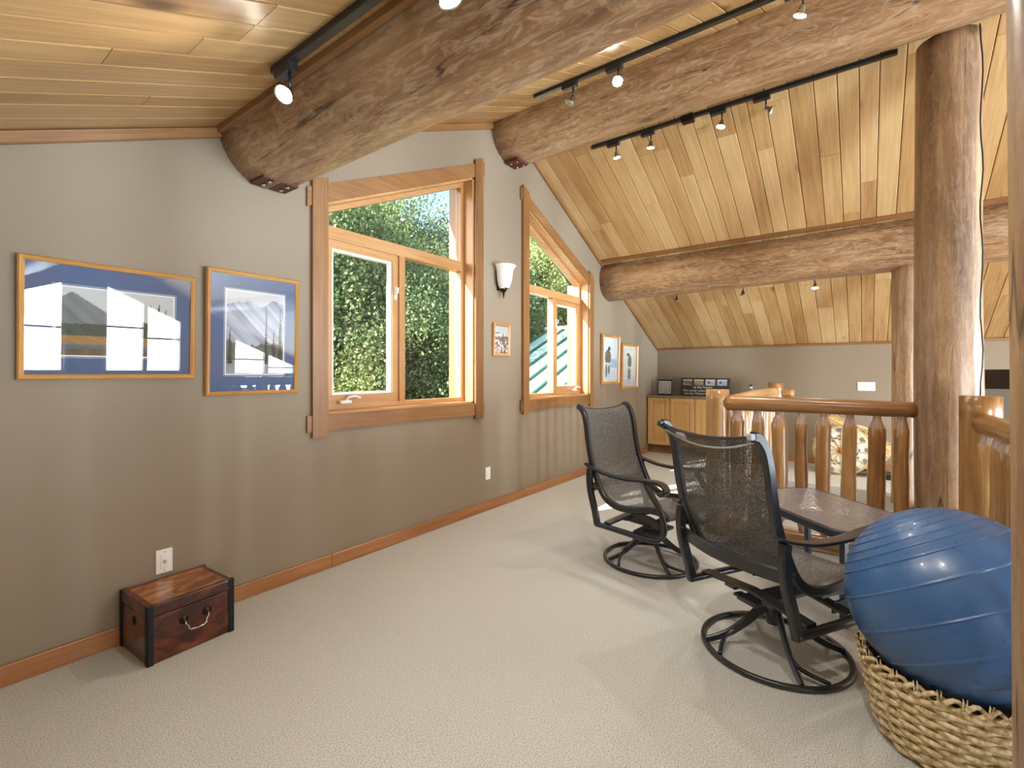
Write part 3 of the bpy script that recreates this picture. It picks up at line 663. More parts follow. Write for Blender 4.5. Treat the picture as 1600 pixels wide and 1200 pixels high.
def land2(x, y):
    r1 = .80 + .12 * (fbm(x * 5, 11) - .5) + .1 * abs(math.sin(x * 5.5)); r2 = .34 + .16 * (fbm(x * 12, 4) - .3)
    c = (206, 202, 204)
    if y < r1: c = mixc((110, 116, 140), (206, 206, 214), fbm(x * 16 + y * 22, 3) * 1.3 - .1)
    if y < r2: c = mixc((60, 74, 62), (120, 124, 104), fbm(x * 26 + y * 20, 8))
    if y < .16: c = mixc((120, 130, 140), (176, 178, 178), fbm(x * 9 + y * 40, 4))
    for cx, tp, wd in ((.68, .93, .035), (.94, .84, .05), (.06, .55, .05), (.82, .6, .04)):
        if spruce(x, y, cx, .12, tp, wd): c = (44, 52, 46)
    return c
def ell(x, y, cx, cy, a, b): return ((x - cx) / a) ** 2 + ((y - cy) / b) ** 2 < 1
def fig1(x, y):
    c = mixc((226, 230, 232), (206, 216, 222), fbm(x * 4 + y * 9, 2))
    if .3 < y < .52 and x > .45 + .1 * fbm(y * 20): c = mixc((140, 172, 196), (200, 214, 224), fbm(x * 9 + y * 30, 7))
    if ell(x, y, .34, .56, .22, .18): c = mixc((96, 88, 76), (126, 116, 100), fbm(x * 20 + y * 20))
    if ell(x, y, .42, .765, .10, .05): c = (72, 62, 54)
    if ell(x, y, .33, .40, .2, .025): c = (228, 224, 214)
    if ell(x, y, .24, .22, .07, .17) or ell(x, y, .42, .25, .07, .12): c = (104, 108, 106)
    return c
def fig2(x, y):
    c = mixc((232, 230, 218), (218, 222, 216), fbm(x * 4 + y * 7, 9))
    if y < .12 + .1 * x: c = mixc((196, 200, 214), (226, 226, 230), fbm(x * 12, 3))
    if ell(x, y, .52, .62, .15, .18): c = mixc((110, 94, 80), (136, 118, 100), fbm(x * 20 + y * 20))
    if ell(x, y, .40, .81, .11, .045): c = (92, 78, 66)
    if ell(x, y, .53, .465, .2, .02): c = (236, 230, 216)
    if ell(x, y, .44, .30, .06, .16) or ell(x, y, .56, .29, .06, .16): c = (112, 92, 84)
    return c
def crowd(x, y):
    c = mixc((206, 206, 202), (182, 184, 184), y)
    if y < .72:
        i, j = int(x * 9), int(y * 16); q = hsh(i * 3.1 + j * 17.7)
        c = [(196, 178, 166), (120, 92, 88), (226, 220, 216), (92, 84, 92), (170, 120, 110)][int(q * 5) % 5]
    if y > .72 and y < .76 and x < .4: c = (110, 104, 98)
    return c
bluemat = plain('slate blue mat board', srgb(88, 106, 142), .8)
greyline = plain('pale mat line', srgb(206, 208, 212), .8)
TILT = .029
def on_left(u0, v0, u1, v1):
    a = hit(u0, v0, 1, WY - .01); b = hit(u1, v1, 1, WY - .01); return a, b
P1 = on_left(25, 396, 303.5, 588); w_, h_ = P1[1].x - P1[0].x, .512
picture('framed_landscape', 'wide framed mountain landscape with blue mat, leftmost on the wall', WALL_L((P1[0].x + P1[1].x) / 2, 1.222), w_, h_, .022, .026, M['oakframe'], bluemat, (.115, .095, .105, .115), land1, (110, 70), TILT, greyline)
P2 = on_left(319.5, 417, 464, 613); w_ = P2[1].x - P2[0].x
picture('framed_landscape', 'upright framed mountain print with blue mat, beside the large window', WALL_L((P2[0].x + P2[1].x) / 2, 1.13), w_, .672, .022, .026, M['oakframe'], bluemat, (.10, .09, .115, .105), land2, (80, 110), TILT * .9, greyline)
P3 = on_left(770, 505, 796, 557); w_ = P3[1].x - P3[0].x
picture('framed_photo', 'small framed photograph hanging below the wall sconce', WALL_L((P3[0].x + P3[1].x) / 2, P3[1].z - .0), w_, .31, .028, .022, M['oakframe'], None, (.03, .03, .03, .03), crowd, (40, 60), .015)
def narrow(u0, u1, v0, v1, lab, fn):
    a = hit(u0, (v0 + v1) / 2, 1, WY - .01).x; b = hit(u1, (v0 + v1) / 2, 1, WY - .02).x; um = (u0 + u1) / 2
    zt, zb = hit(um, v0, 1, WY - .01).z, hit(um, v1, 1, WY - .01).z
    cream = plain('cream mat board', srgb(226, 222, 208), .8)
    picture('framed_drawing', lab, WALL_L((a + b) / 2, zb), b - a, zt - zb, .034, .04, M['oakframe'], cream, (.055, .055, .055, .055), fn, (50, 80), .02)
narrow(938.5, 966.5, 523.5, 600, 'narrow framed drawing of a hooded figure with blue beside it, nearer the smaller window', fig1)
narrow(970, 995, 537.5, 607, 'narrow framed drawing of a standing figure in a long coat, nearer the cabinet', fig2)

# ------------------------------------------------------------------ wall plates and sconce
def plate(name, label, Mx, w_, h_, parts, cat):
    root = empty(name); root.matrix_world = Mx; tag(root, label, cat)
    m = MB(); m.bbox((-w_ / 2, -h_ / 2, 0), (w_ / 2, h_ / 2, .007), .003); m.build('cover_plate', M['white'], root)
    for nm, (a, b, c, d), t_, mat in parts:
        m = MB(); m.bbox((a, b, .006), (c, d, .006 + t_), .001); m.build(nm, M[mat], root)
    return root
c1 = hit(256, 876, 1, WY)
o = plate('cable_outlet', 'white cable outlet plate above the wooden chest', WALL_L(c1.x, c1.z), .07, .116, [('insert', (-.017, -.034, .017, .034), .003, 'white')], 'outlet')
m = MB(); m.lathe([(.0065, 0), (.0065, .012), (.003, .012)], 12); m.build('coax_jack', M['steel'], o, Matrix.Translation((0, 0, .008)))
for s in (-1, 1):
    m = MB(); m.lathe([(.003, 0), (.003, .002)], 8); m.build('screw', M['steel'], o, Matrix.Translation((0, s * .045, .007)))
c2 = hit(762, 739.5, 1, WY)
plate('power_outlet', 'white power outlet low on the wall between the two windows', WALL_L(c2.x, c2.z), .068, .114, [('socket', (-.016, -.034, .016, -.004), .003, 'white'), ('socket', (-.016, .004, .016, .034), .003, 'white')], 'outlet')
c3 = hit(1353.5, 603.8, 0, BX)
plate('light_switch', 'white triple light switch plate on the knee wall', WALL_B(c3.y, c3.z), .185, .115, [('rocker', (x_ - .017, -.033, x_ + .017, .033), .005, 'white') for x_ in (-.05, 0, .05)], 'light switch')
sc = empty('wall_sconce'); cS = hit(789, 440, 1, WY - .06); sc.matrix_world = Matrix.Translation((cS.x, WY, 2.0)); tag(sc, 'frosted glass bell wall sconce with dark metal finial between the windows', 'sconce')
t = NT('frosted alabaster glass'); t.set(Base_Color=t.mix(t.noise(t.coord((1, 1, 1)), 30, 3), srgb(238, 232, 222), srgb(222, 214, 200)), Roughness=.5, Subsurface_Weight=.3); t.p.inputs['Subsurface Radius'].default_value = (.05, .05, .05)
m = MB(); pf = [(.046, .035), (.068, .06), (.084, .11), (.091, .16), (.096, .205), (.110, .236), (.126, .252), (.120, .256), (.100, .232), (.086, .17), (.062, .062), (.04, .04)]
m.lathe(pf, 32, 'Z', (0, -.035, 0), cap=False, arc=(-PI, 0)); 
m.build('shade', t.m, sc)
m = MB(); m.lathe([(.002, -.055), (.008, -.03), (.012, 0), (.024, .012), (.03, .03), (.046, .042)], 16, 'Z', (0, -.045, 0)); m.build('finial', M['bronze'], sc)
m = MB(); m.bbox((-.05, -.035, .02), (.05, -.001, .2), .004); m.build('back_plate', M['bronze'], sc)

# ------------------------------------------------------------------ track lights
t = NT('lit halogen lens'); t.set(Base_Color=(1, 1, 1, 1), Emission_Color=(1, .9, .72, 1), Emission_Strength=25); LENS = t.m
t = NT('unlit lens'); t.set(Base_Color=srgb(214, 220, 206), Roughness=.1, Specular_IOR_Level=.8); LENS0 = t.m
def track(label, x, zf, y0, y1, heads, feeds=(), stem=.07):
    """heads: (y, aim vector, lit)"""
    z_ = zf(x) - .012
    root = empty('track_light', (x, y0, z_)); tag(root, label, 'track light')
    m = MB(); m.bbox((-.018, 0, -.022), (.018, y1 - y0, .008), .003) if y1 > y0 else m.bbox((-.018, y1 - y0, -.022), (.018, 0, .008), .003); m.build('track_rail', M['black'], root)
    for fy in feeds:
        m = MB(); m.bbox((-.03, -.05, -.05), (.03, .05, .012), .004); m.build('feed_connector', M['bronze'], root, Matrix.Translation((0, fy - y0, 0)))
    for (hy, aim, lit) in heads:
        hd = empty('lamp_head'); hd.parent = root; hd.location = (0, hy - y0, 0)
        m = MB(); m.bbox((-.02, -.06, -.055), (.02, .06, -.018), .004); m.build('adapter', M['black'], hd)
        j = Vector((0, -.03, -.055 - stem)); a = Vector(aim).normalized()
        m = MB(); m.tube([(0, -.03, -.05), j], .006, 8); m.tube([j + Vector((0, 0, .01)), j - Vector((0, 0, .012))], .011, 10); m.build('stem', M['black'], hd)
        Mz = Matrix.Translation(j) @ a.to_track_quat('Z', 'Y').to_matrix().to_4x4()
        m = MB(); m.lathe([(.008, -.01), (.016, 0), (.020, .02), (.034, .045), (.038, .05), (.036, .05), (.030, .043)], 20, cap=False); m.build('shell', M['steel'], hd, Mz)
        m = MB(); m.lathe([(.0, .046), (.033, .046), (.033, .043), (.0, .043)], 20, cap=False); m.build('lens', LENS if lit else LENS0, hd, Mz)
        if lit:
            l = bpy.data.lights.new('halogen', 'SPOT'); l.energy = 30; l.spot_size = 2.1; l.spot_blend = 1.0; l.color = (1, .95, .87); l.shadow_soft_size = .03
            lo = bpy.data.objects.new('halogen', l); COL.objects.link(lo); lo.parent = hd; lo.matrix_local = Matrix.Translation(j + a * .06) @ a.to_track_quat('-Z', 'Y').to_matrix().to_4x4()
    return root
def yy(u, v, x): return hit(u, v, 0, x).y
track('black track light with four lamp heads, right of the ridge beam', 4.12, zR, 2.11, -.18, [(yy(958, 225, 4.12), (.15, -.1, -1), True), (yy(1012, 212, 4.12), (.1, .1, -1), True), (yy(1122, 182, 4.12), (-.1, .2, -1), True), (yy(1190, 162, 4.12), (.2, -1, -.7), False)], (yy(1075, 193, 4.12),))
track('black track light on the left side of the ridge beam', 3.03, zL, 2.04, -.75, [(1.73, (-.3, .5, -1), False), (1.38, (-.75, -.2, -.8), True), (.3, (.2, .4, -1), True)])  # last lit head is added, for light on the carpet
track('track light partly hidden left of the nearest log beam', .98, zL, 1.95, -.1, [(1.86, (-.65, -.25, -.75), True), (1.0, (.3, -.2, -1), True), (.2, (.6, .3, -1), True)])  # lit heads after the first are unseen, added to light the carpet
track('track light behind the far log beam with three small lamp heads', 6.22, zR, 2.2, -.6, [(1.99, (0, 0, -1), False), (1.2, (0, 0, -1), False), (.47, (-.2, 0, -1), True), (-.3, (.1, 0, -1), True)], stem=.10)  # last lit head is added to light the far region

# ------------------------------------------------------------------ cabinet at the far end
CFX = 7.25
def cy_(u): return hit(u, 650, 0, CFX).y
ed = [WY - .015, cy_(1046), cy_(1085.5), cy_(1085.5) - (cy_(1046) - cy_(1085.5)), cy_(1085.5) - 2 * (cy_(1046) - cy_(1085.5))]
cb = empty('base_cabinet', (BX, ed[0], 0)); tag(cb, 'low maple cabinet with panel doors against the knee wall', 'cabinet')
To = Matrix.Translation((-BX, -ed[0], 0))
m = MB(); m.box((CFX + .02, ed[-1], .135), (BX - .002, ed[0], .868)); m.build('body', wood('cabinet carcass', [(.3, srgb(128, 88, 48)), (.7, srgb(160, 116, 68))]), cb, To)
m = MB(); m.box((CFX + .1, ed[-1] + .02, 0), (BX - .02, ed[0], .135)); m.build('toe_kick', wood('toe kick', [(.3, srgb(120, 82, 46)), (.7, srgb(150, 108, 64))]), cb, To)
m = MB(); m.bbox((CFX - .02, ed[-1] - .02, .87), (BX - .002, ed[0] + .012, .897), .004); t = NT('grey laminate'); t.set(Base_Color=t.mix(t.noise(t.coord((1, 1, 1)), 60, 3), srgb(120, 112, 96), srgb(146, 138, 122)), Roughness=.4); wt = m.build('countertop', t.m); tag(wt, 'grey laminate countertop on the low maple cabinet', 'countertop')
for i in range(4):
    y1_, y0_ = ed[i] - .005, ed[i + 1] + .005; dw = y1_ - y0_; dh = .725
    dr = empty('door'); dr.parent = cb; dr.matrix_local = To @ WALL_B(y1_, .139, CFX + .02)       # local x runs to the right, y up
    for a, b, c_, d in ((0, 0, .055, dh), (dw - .055, 0, dw, dh)):
        m = MB(); m.bbox((0, -.0275, 0), (dh, .0275, .02), .003); m.build('stile', M['maple'], dr, Matrix.Translation(((a + c_) / 2, 0, 0)) @ Matrix.Rotation(PI / 2, 4, 'Z'))
    for zz_ in (0, dh - .06):
        m = MB(); m.bbox((.055, zz_, 0), (dw - .055, zz_ + .06, .02), .003); m.build('rail', M['maple'], dr)
    m = MB(); m.bbox((0, -(dw - .11) / 2, 0), (dh - .12, (dw - .11) / 2, .004), .002); m.bbox((.035, -(dw - .11) / 2 + .035, .002), (dh - .155, (dw - .11) / 2 - .035, .011), .007); m.build('panel', M['maple'], dr, Matrix.Translation((dw / 2, .06, 0)) @ Matrix.Rotation(PI / 2, 4, 'Z'))
    kx = dw - .03 if i % 2 == 0 else .03
    m = MB(); m.lathe([(.006, 0), (.006, .012), (.014, .02), (.012, .028), (.002, .03)], 14); m.build('knob', M['maple'], dr, Matrix.Translation((kx, dh - .045, .02)))
# things on the countertop
blackwood = plain('black painted wood', srgb(36, 30, 26), .5)
ca = hit(1026.5, 592, 0, 7.45); cb_ = hit(1053, 615, 0, 7.45)
def cert(x, y):
    c = mixc((206, 204, 200), (190, 188, 186), fbm(x * 6 + y * 8))
    if not (.1 < x < .9 and .1 < y < .9): c = (222, 220, 214)
    elif not (.16 < x < .84 and .15 < y < .86): c = (120, 118, 116)
    elif .2 < x < .8 and int(y * 22) % 2 == 0 and .25 < y < .8 and fbm(x * 40 + y * 90) > .42: c = (168, 166, 162)
    return c
picture('framed_certificate', 'black framed certificate standing at the left end of the countertop', WALL_B((ca.y + cb_.y) / 2, .8985, 7.44), .235, .245, .022, .03, blackwood, None, (.02, .02, .02, .02), cert, (60, 60), -.14)
sa = hit(1064.5, 592, 0, 7.52); sb = hit(1141, 615, 0, 7.52)
sgw = sa.y - sb.y; sgh = .27
sg = empty('photo_sign'); sg.matrix_world = WALL_B((sa.y + sb.y) / 2, .8985, 7.5) @ Matrix.Rotation(-.16, 4, 'X') @ Matrix.Translation((-sgw / 2, 0, 0)); tag(sg, 'dark board sign with four small photos and white lettering on the countertop', 'sign')
m = MB(); m.bbox((0, 0, 0), (sgw, sgh, .03), .003); m.build('board', plain('dark sign board', srgb(50, 46, 42), .6), sg)
def ph(k):
    cols_ = [((150, 150, 146), (70, 70, 66)), ((196, 176, 140), (92, 80, 60)), ((220, 216, 220), (130, 126, 128)), ((196, 212, 224), (110, 132, 150))][k]
    def f(x, y):
        c = mixc(cols_[1], cols_[0], fbm(x * 5 + y * 11, k * 7) * 1.5 - .2)
        if y > .75: c = mixc(c, (236, 236, 234), .6)
        if k > 1 and ell(x, y, .35, .5, .1, .25): c = (70, 74, 80)
        return c
    return f
for k in range(4):
    x0_ = sgw * (.045 + .235 * k); me = painted(x0_, sgh * .58, x0_ + sgw * .195, sgh * .92, .0308, ph(k), 24, 16); link('photo', me, sg)
letter = plain('white lettering', srgb(226, 224, 220), .6)
for txt, sx, sy, size in (("' at the Sutton", .24, .42, .052), ('We would rather drift off', .055, .23, .047), ('but the Memories are', .085, .06, .049)):
    cu = bpy.data.curves.new('lettering', 'FONT'); cu.body = txt; cu.size = size; cu.extrude = .0006
    tmp = bpy.data.objects.new('lettering_tmp', cu); COL.objects.link(tmp); bpy.context.view_layer.update()
    me = bpy.data.meshes.new_from_object(tmp.evaluated_get(bpy.context.evaluated_depsgraph_get())); bpy.data.objects.remove(tmp)
    me.materials.clear(); me.materials.append(letter); me.name = 'lettering'
    wdt = max(v.co.x for v in me.vertices); k_ = min(1, (sgw * (.97 - sx)) / wdt)
    link('lettering', me, sg, Matrix.Translation((sgw * sx, sgh * sy, .0308)) @ Matrix.Scale(k_, 4, (1, 0, 0)))
pc = hit(1173, 606, 0, 7.5)
phn = empty('cordless_phone', (7.5, pc.y, .8975)); tag(phn, 'small cordless phone standing in a black cradle on the countertop', 'phone')
m = MB(); m.bbox((-.05, -.045, 0), (.05, .045, .035), .01); m.build('cradle', M['black'], phn)
m = MB(); m.bbox((-.014, -.026, 0), (.014, .026, .165), .01); hs = m.build('handset', M['black'], phn, Matrix.Translation((.01, 0, .02)) @ Matrix.Rotation(.15, 4, 'Y'))
m = MB(); m.bbox((-.0165, -.02, .02), (-.0135, .02, .085), .001); m.build('keypad', plain('silver keypad', srgb(206, 214, 222), .3), hs)
m = MB(); m.bbox((-.0165, -.017, .1), (-.0135, .017, .135), .001); m.build('display', plain('pale display', srgb(226, 232, 232), .2), hs)

# ------------------------------------------------------------------ painted toy cart leaning by the knee wall
ct = empty('painted_cart'); cw = hit(1315, 699, 0, 7.15); ct.matrix_world = WALL_B(cw.y, 0, 7.15); tag(ct, 'ornately painted small wooden cart tipped up against the knee wall', 'cart')
straw = wood('pale painted wood', [(.3, srgb(176, 140, 84)), (.7, srgb(214, 184, 126))], .5, (2, 20, 20))
rw = .30
def wheelpaint(r, a):
    k = int(a / (2 * PI) * 24); c = (226, 220, 204)
    if r < .16: c = (176, 110, 74)
    elif .46 < r < .66: c = (40, 42, 38) if (k + int(r * 20)) % 2 == 0 else (222, 222, 210)
    elif r > .84: c = (206, 196, 176) if k % 2 else (120, 112, 104)
    return c
def wheel(parent, Mx):
    wv = empty('wheel'); wv.parent = parent; wv.matrix_local = Mx
    m = MB(); m.lathe([(rw * .82, -.014), (rw, -.014), (rw, .014), (rw * .82, .014), (rw * .82, -.014)], 36, cap=False); m.build('rim', straw, wv)
    nr, na = 14, 72; vs = [(rw * .92 * i / nr * math.cos(2 * PI * j / na), rw * .92 * i / nr * math.sin(2 * PI * j / na), .016) for i in range(nr + 1) for j in range(na)]
    fs = [(i * na + j, i * na + (j + 1) % na, (i + 1) * na + (j + 1) % na, (i + 1) * na + j) for i in range(nr) for j in range(na)]
    me = bpy.data.meshes.new('painted_disc'); me.from_pydata(vs, [], fs); ca_ = me.color_attributes.new('Col', 'FLOAT_COLOR', 'POINT')
    ca_.data.foreach_set('color', np.array([lin(wheelpaint(i / nr, 2 * PI * j / na)) for i in range(nr + 1) for j in range(na)], dtype=np.float32).reshape(-1)); me.materials.append(M['print']); link('painted_disc', me, wv)
    for k in range(12):
        m = MB(); m.bbox((.02, -.007, .016), (rw * .84, .007, .026), .002); m.build('spoke', straw, wv, Matrix.Rotation(k * PI / 6, 4, 'Z'))
    m = MB(); m.lathe([(.035, -.03), (.035, .03), (.02, .045), (.004, .047)], 18); m.build('hub', plain('hub red', srgb(170, 96, 62), .5), wv)
    return wv
wheel(ct, Matrix.Translation((0, rw, .10))); wheel(ct, Matrix.Translation((.12, rw, -.22)))
bd = empty('cart_body'); bd.parent = ct; bd.matrix_local = Matrix.Translation((-.11, .66, .02)) @ Matrix.Rotation(-.52, 4, 'Z')
def panelpaint(s):
    def f(x, y):
        if x < .06 or x > .94 or y < .1 or y > .9: return (214, 184, 120)
        v_ = fbm(x * 17 + y * 29, s); return (66, 62, 70) if v_ < .42 else ((206, 204, 200) if v_ < .56 else (150, 96, 60))
    return f
for k in range(4):
    x0_ = .01 + k * .165
    m = MB(); m.bbox((x0_, -.30, -.012), (x0_ + .155, -.08, .012), .003); p_ = m.build('side_panel', straw, bd)
    link('painting', painted(x0_ + .01, -.29, x0_ + .147, -.09, .0135, panelpaint(k * 5), 26, 26), p_)
    m = MB(); m.bbox((x0_, -.075, -.012), (x0_ + .155, .0, .012), .003); p_ = m.build('upper_panel', straw, bd)
    link('painting', painted(x0_ + .015, -.068, x0_ + .142, -.008, .0135, panelpaint(k * 5 + 2), 26, 12), p_)
for yy_, w2 in ((.02, .022), (.075, .02), (-.078, .014), (-.31, .024)):
    m = MB(); m.bbox((-.04, yy_ - w2 / 2, -.02), (.74, yy_ + w2 / 2, .02), .004); m.build('side_bar', straw, bd)
for k in range(10):
    m = MB(); m.lathe([(.008, 0), (.011, .012), (.006, .024), (.011, .036), (.008, .05)], 8, 'Y'); m.build('spindle', straw, bd, Matrix.Translation((.0 + k * .078, .024, 0)))
for z_ in (-.24,):
    m = MB(); m.bbox((-.03, -.31, z_ - .012), (.72, .06, z_ + .012), .004); m.build('far_side', straw, bd)
    m = MB(); m.bbox((-.03, -.31, z_), (.72, -.29, 0), .003); m.build('bed', straw, bd)
m = MB(); m.tube([(0, rw, .14), (.02, rw, -.25)], .014, 10); m.build('axle', straw, ct)
m = MB(); m.bbox((.42, 0, -.1), (.66, .07, .12), .006); m.build('wedge_block', M['bronze'], ct)

# ------------------------------------------------------------------ wooden chest
def burl(name, stops, sc):
    t = NT(name); v = t.coord((1, 2.2, 2.2)); n_ = t.noise(v, sc, 6, .6, 1.8); n2 = t.noise(v, sc * 4, 4, .6, .6)
    t.set(Base_Color=t.ramp(t.mix(.25, n_, n2), stops), Roughness=.28, Coat_Weight=.4, Coat_Roughness=.15); return t.m
dkwood = burl('dark stained chest wood', [(.34, srgb(30, 14, 10)), (.47, srgb(70, 30, 20)), (.58, srgb(112, 54, 34)), (.7, srgb(134, 74, 46))], 3.2)
lidwood = burl('burl lid panel', [(.32, srgb(70, 34, 18)), (.45, srgb(132, 74, 36)), (.56, srgb(190, 126, 66)), (.7, srgb(212, 154, 90))], 4.5)
ca = hit(231, 1043, 2, 0); cf = hit(361, 985, 2, 0)
cL, cD, cH = .345, .30, .252
ang = math.atan2(cf.y - ca.y, cf.x - ca.x)
ch = empty('wooden_chest', (ca.x, ca.y, 0), ang * .7); tag(ch, 'dark burl wood chest with bail handle on the carpet by the wall', 'chest')
m = MB(); m.bbox((0, 0, 0), (cL, cD, cH * .80), .004); bdy = m.build('body', dkwood, ch)
m = MB(); m.bbox((-.003, -.003, cH * .81), (cL + .003, cD + .003, cH), .005); ld = m.build('lid', dkwood, ch)
m = MB(); m.bbox((.022, .022, cH - .002), (cL - .022, cD - .022, cH + .0015), .001); m.build('burl_panel', lidwood, ld)
strap = plain('blackened iron strap', srgb(34, 35, 37), .5, .5)
for (x_, y_) in ((0, 0), (cL, 0), (0, cD), (cL, cD)):
    sx = 1 if x_ == 0 else -1; sy = 1 if y_ == 0 else -1
    for pz, par in (((0.0, cH * .80), bdy), ((cH * .81, cH + .001), ld)):
        m = MB(); e = .0045
        m.box((min(x_ - sx * e, x_ + sx * .02), min(y_ - sy * e, y_), pz[0]), (max(x_ - sx * e, x_ + sx * .02), max(y_ - sy * e, y_), pz[1]))
        m.box((min(x_ - sx * e, x_), min(y_ - sy * e, y_ + sy * .02), pz[0]), (max(x_ - sx * e, x_), max(y_ - sy * e, y_ + sy * .02), pz[1])); m.build('corner_strap', strap, par)
hx, hz = cL * .53, cH * .50
hn = empty('bail_handle'); hn.parent = bdy; hn.location = (hx, 0, hz)
brass = plain('antique silver', srgb(196, 190, 176), .25, 1.0)
for s in (-1, 1):
    m = MB(); m.lathe([(.019, 0), (.018, -.004), (.010, -.006), (.007, -.014), (.002, -.016)], 16, 'Y'); m.build('rosette', M['bronze'], hn, Matrix.Translation((s * .048, -.001, .02)))
m = MB(); m.tube([(-.048, -.014, .02), (-.046, -.02, .004), (-.036, -.022, -.006), (-.036, -.024, -.018), (-.026, -.026, -.026), (0, -.027, -.028), (.026, -.026, -.026), (.036, -.024, -.018), (.036, -.022, -.006), (.046, -.02, .004), (.048, -.014, .02)], .0032, 8); m.build('bail', brass, hn)
m = MB(); m.lathe([(.013, 0), (.012, -.004), (.004, -.005)], 16, 'X'); m.build('lock_escutcheon', M['bronze'], bdy, Matrix.Translation((-.001, cD * .5, cH * .62)) @ Matrix.Scale(1.6, 4, (0, 0, 1)))

# ------------------------------------------------------------------ swivel sling chairs (local: faces +X, origin under the ring)
def spline(pts, n=6):
    pts = [Vector(p) for p in pts]; out = []
    for i in range(len(pts) - 1):
        p0 = pts[max(i - 1, 0)]; p1 = pts[i]; p2 = pts[i + 1]; p3 = pts[min(i + 2, len(pts) - 1)]
        for k in range(n):
            t_ = k / n; out.append(.5 * ((2 * p1) + (p2 - p0) * t_ + (2 * p0 - 5 * p1 + 4 * p2 - p3) * t_ ** 2 + (3 * p1 - p0 - 3 * p2 + p3) * t_ ** 3))
    out.append(pts[-1]); return out
PROF = [(-.412, 1.012), (-.388, 1.006), (-.352, .96), (-.33, .88), (-.315, .78), (-.285, .65), (-.235, .53), (-.185, .445), (-.12, .40), (-.04, .385), (.07, .395), (.19, .42), (.27, .415), (.305, .385)]
HW = .255
def make_chair(label):
    root = empty('swivel_chair'); tag(root, label, 'chair', 'swivel sling patio chairs')
    m = MB(); m.tube([(.294 * math.cos(2 * PI * k / 56), .294 * math.sin(2 * PI * k / 56), .013) for k in range(56)], .0125, 10, closed=True); m.build('base_ring', M['black'], root)
    for k in range(4):
        a = PI / 4 + k * PI / 2 + .25; c, s = math.cos(a), math.sin(a)
        pr = spline([(.02, .205), (.06, .175), (.12, .115), (.20, .055), (.288, .02)], 5)
        pts = [(p[0] * c, p[0] * s, p[1]) for p in [(q.x, q.y) for q in [Vector((x_.x, x_.y, 0)) for x_ in [Vector((p_[0], p_[1], 0)) for p_ in pr]]]]
        m = MB(); n_ = len(pts); m.tube(pts, [1 - .45 * i / (n_ - 1) for i in range(n_)], sq=(.024, .05), upv=(0, 0, 1)); m.build('base_leg', M['black'], root)
        b = a + .42; m = MB(); q = spline([(.17 * c, .17 * s, .075), (.22 * math.cos(a + .12), .22 * math.sin(a + .12), .045), (.286 * math.cos(b), .286 * math.sin(b), .022)], 5); m.tube(q, .009, 8); m.build('leg_brace', M['black'], root)
    m = MB(); m.lathe([(.030, .12), (.034, .13), (.034, .2), (.028, .21), (.028, .25)], 20); m.build('swivel_hub', M['black'], root)
    m = MB(); m.bbox((-.17, -.05, .235), (.15, .05, .255), .004); m.bbox((-.18, -.06, .25), (-.13, .06, .262), .003); m.build('swivel_plate', M['black'], root)
    for x_ in (-.13, .10):
        m = MB(); m.tube([(x_, -.275, .268), (x_, 0, .292), (x_, .275, .268)], 1, sq=(.055, .014), upv=(0, 0, 1)); m.build('cross_bar', M['black'], root)
    for s in (-1, 1):
        m = MB(); m.bbox((-.16, s * .10 - .03, .262), (-.09, s * .10 + .03, .285), .004); m.build('rocker_block', M['black'], root)
        y_ = s * .280
        # side frame: rear post, bottom rail, rounded front post up to the arm
        fr = spline([(-.275, y_, .605), (-.282, y_, .55), (-.272, y_, .45), (-.235, y_, .33), (-.212, y_, .238)], 4)
        m = MB(); m.tube(fr, 1, sq=(.032, .046), upv=(1, 0, 0)); m.build('rear_post', M['black'], root)
        fr = spline([(-.22, y_, .242), (-.10, y_, .245), (.12, y_, .247), (.225, y_, .253), (.285, y_, .295), (.298, y_, .36), (.27, y_, .44), (.21, y_, .52), (.165, y_, .595)], 5)
        m = MB(); m.tube(fr, .0185, 12); m.build('side_frame', M['black'], root)
        ar = spline([(-.315, y_, .632), (-.255, y_, .612), (-.13, y_, .588), (.03, y_, .584), (.17, y_, .598), (.26, y_, .600), (.305, y_, .582), (.312, y_, .552), (.288, y_, .535), (.268, y_, .545)], 5)
        n_ = len(ar); m = MB(); m.tube(ar, [.75 + .35 * min(1, i / (n_ * .5)) for i in range(n_)], sq=(.05, .016), upv=None); m.build('armrest', M['black'], root)
        rl = spline([(x_, s * HW, z_) for x_, z_ in PROF], 5)
        m = MB(); m.tube(rl, 1, sq=(.03, .04)); m.build('sling_rail', M['black'], root)
        m = MB(); m.bbox((-.015, -.012, -.012), (.012, .012, .012), .003); m.build('rail_cap', plain('grey end cap', srgb(150, 160, 170), .4) if s < 0 else M['black'], root, Matrix.Translation((PROF[0][0] - .006, s * HW, PROF[0][1])))
        m = MB(); m.tube(spline([(.10, s * .20, .262), (.17, s * .20, .265), (.205, s * .20, .29), (.19, s * .20, .322), (.13, s * .20, .338), (.03, s * .20, .338)], 5), 1, sq=(.05, .012), upv=(0, 1, 0)); m.build('leaf_spring', M['black'], root)
        m = MB(); m.tube([(.2, s * .25, .415), (.27, s * .28, .42)], .012, 8); m.tube([(-.2, s * .255, .48), (-.262, s * .28, .48)], .012, 8); m.build('bracket', M['black'], root)
    # sling: grid between the rails with a shallow sag
    pr = spline([(x_, 0, z_) for x_, z_ in PROF], 5); ny = 12; vs = []
    for i, p in enumerate(pr):
        tg = (pr[min(i + 1, len(pr) - 1)] - pr[max(i - 1, 0)]).normalized(); nn = Vector((tg.z, 0, -tg.x)); nn = nn if nn.z < 0 or nn.x < 0 else -nn
        for k in range(ny + 1):
            y_ = -HW + 2 * HW * k / ny; sag = .028 * (1 - (y_ / HW) ** 2); q = p + nn * sag; vs.append((q.x, y_, q.z))
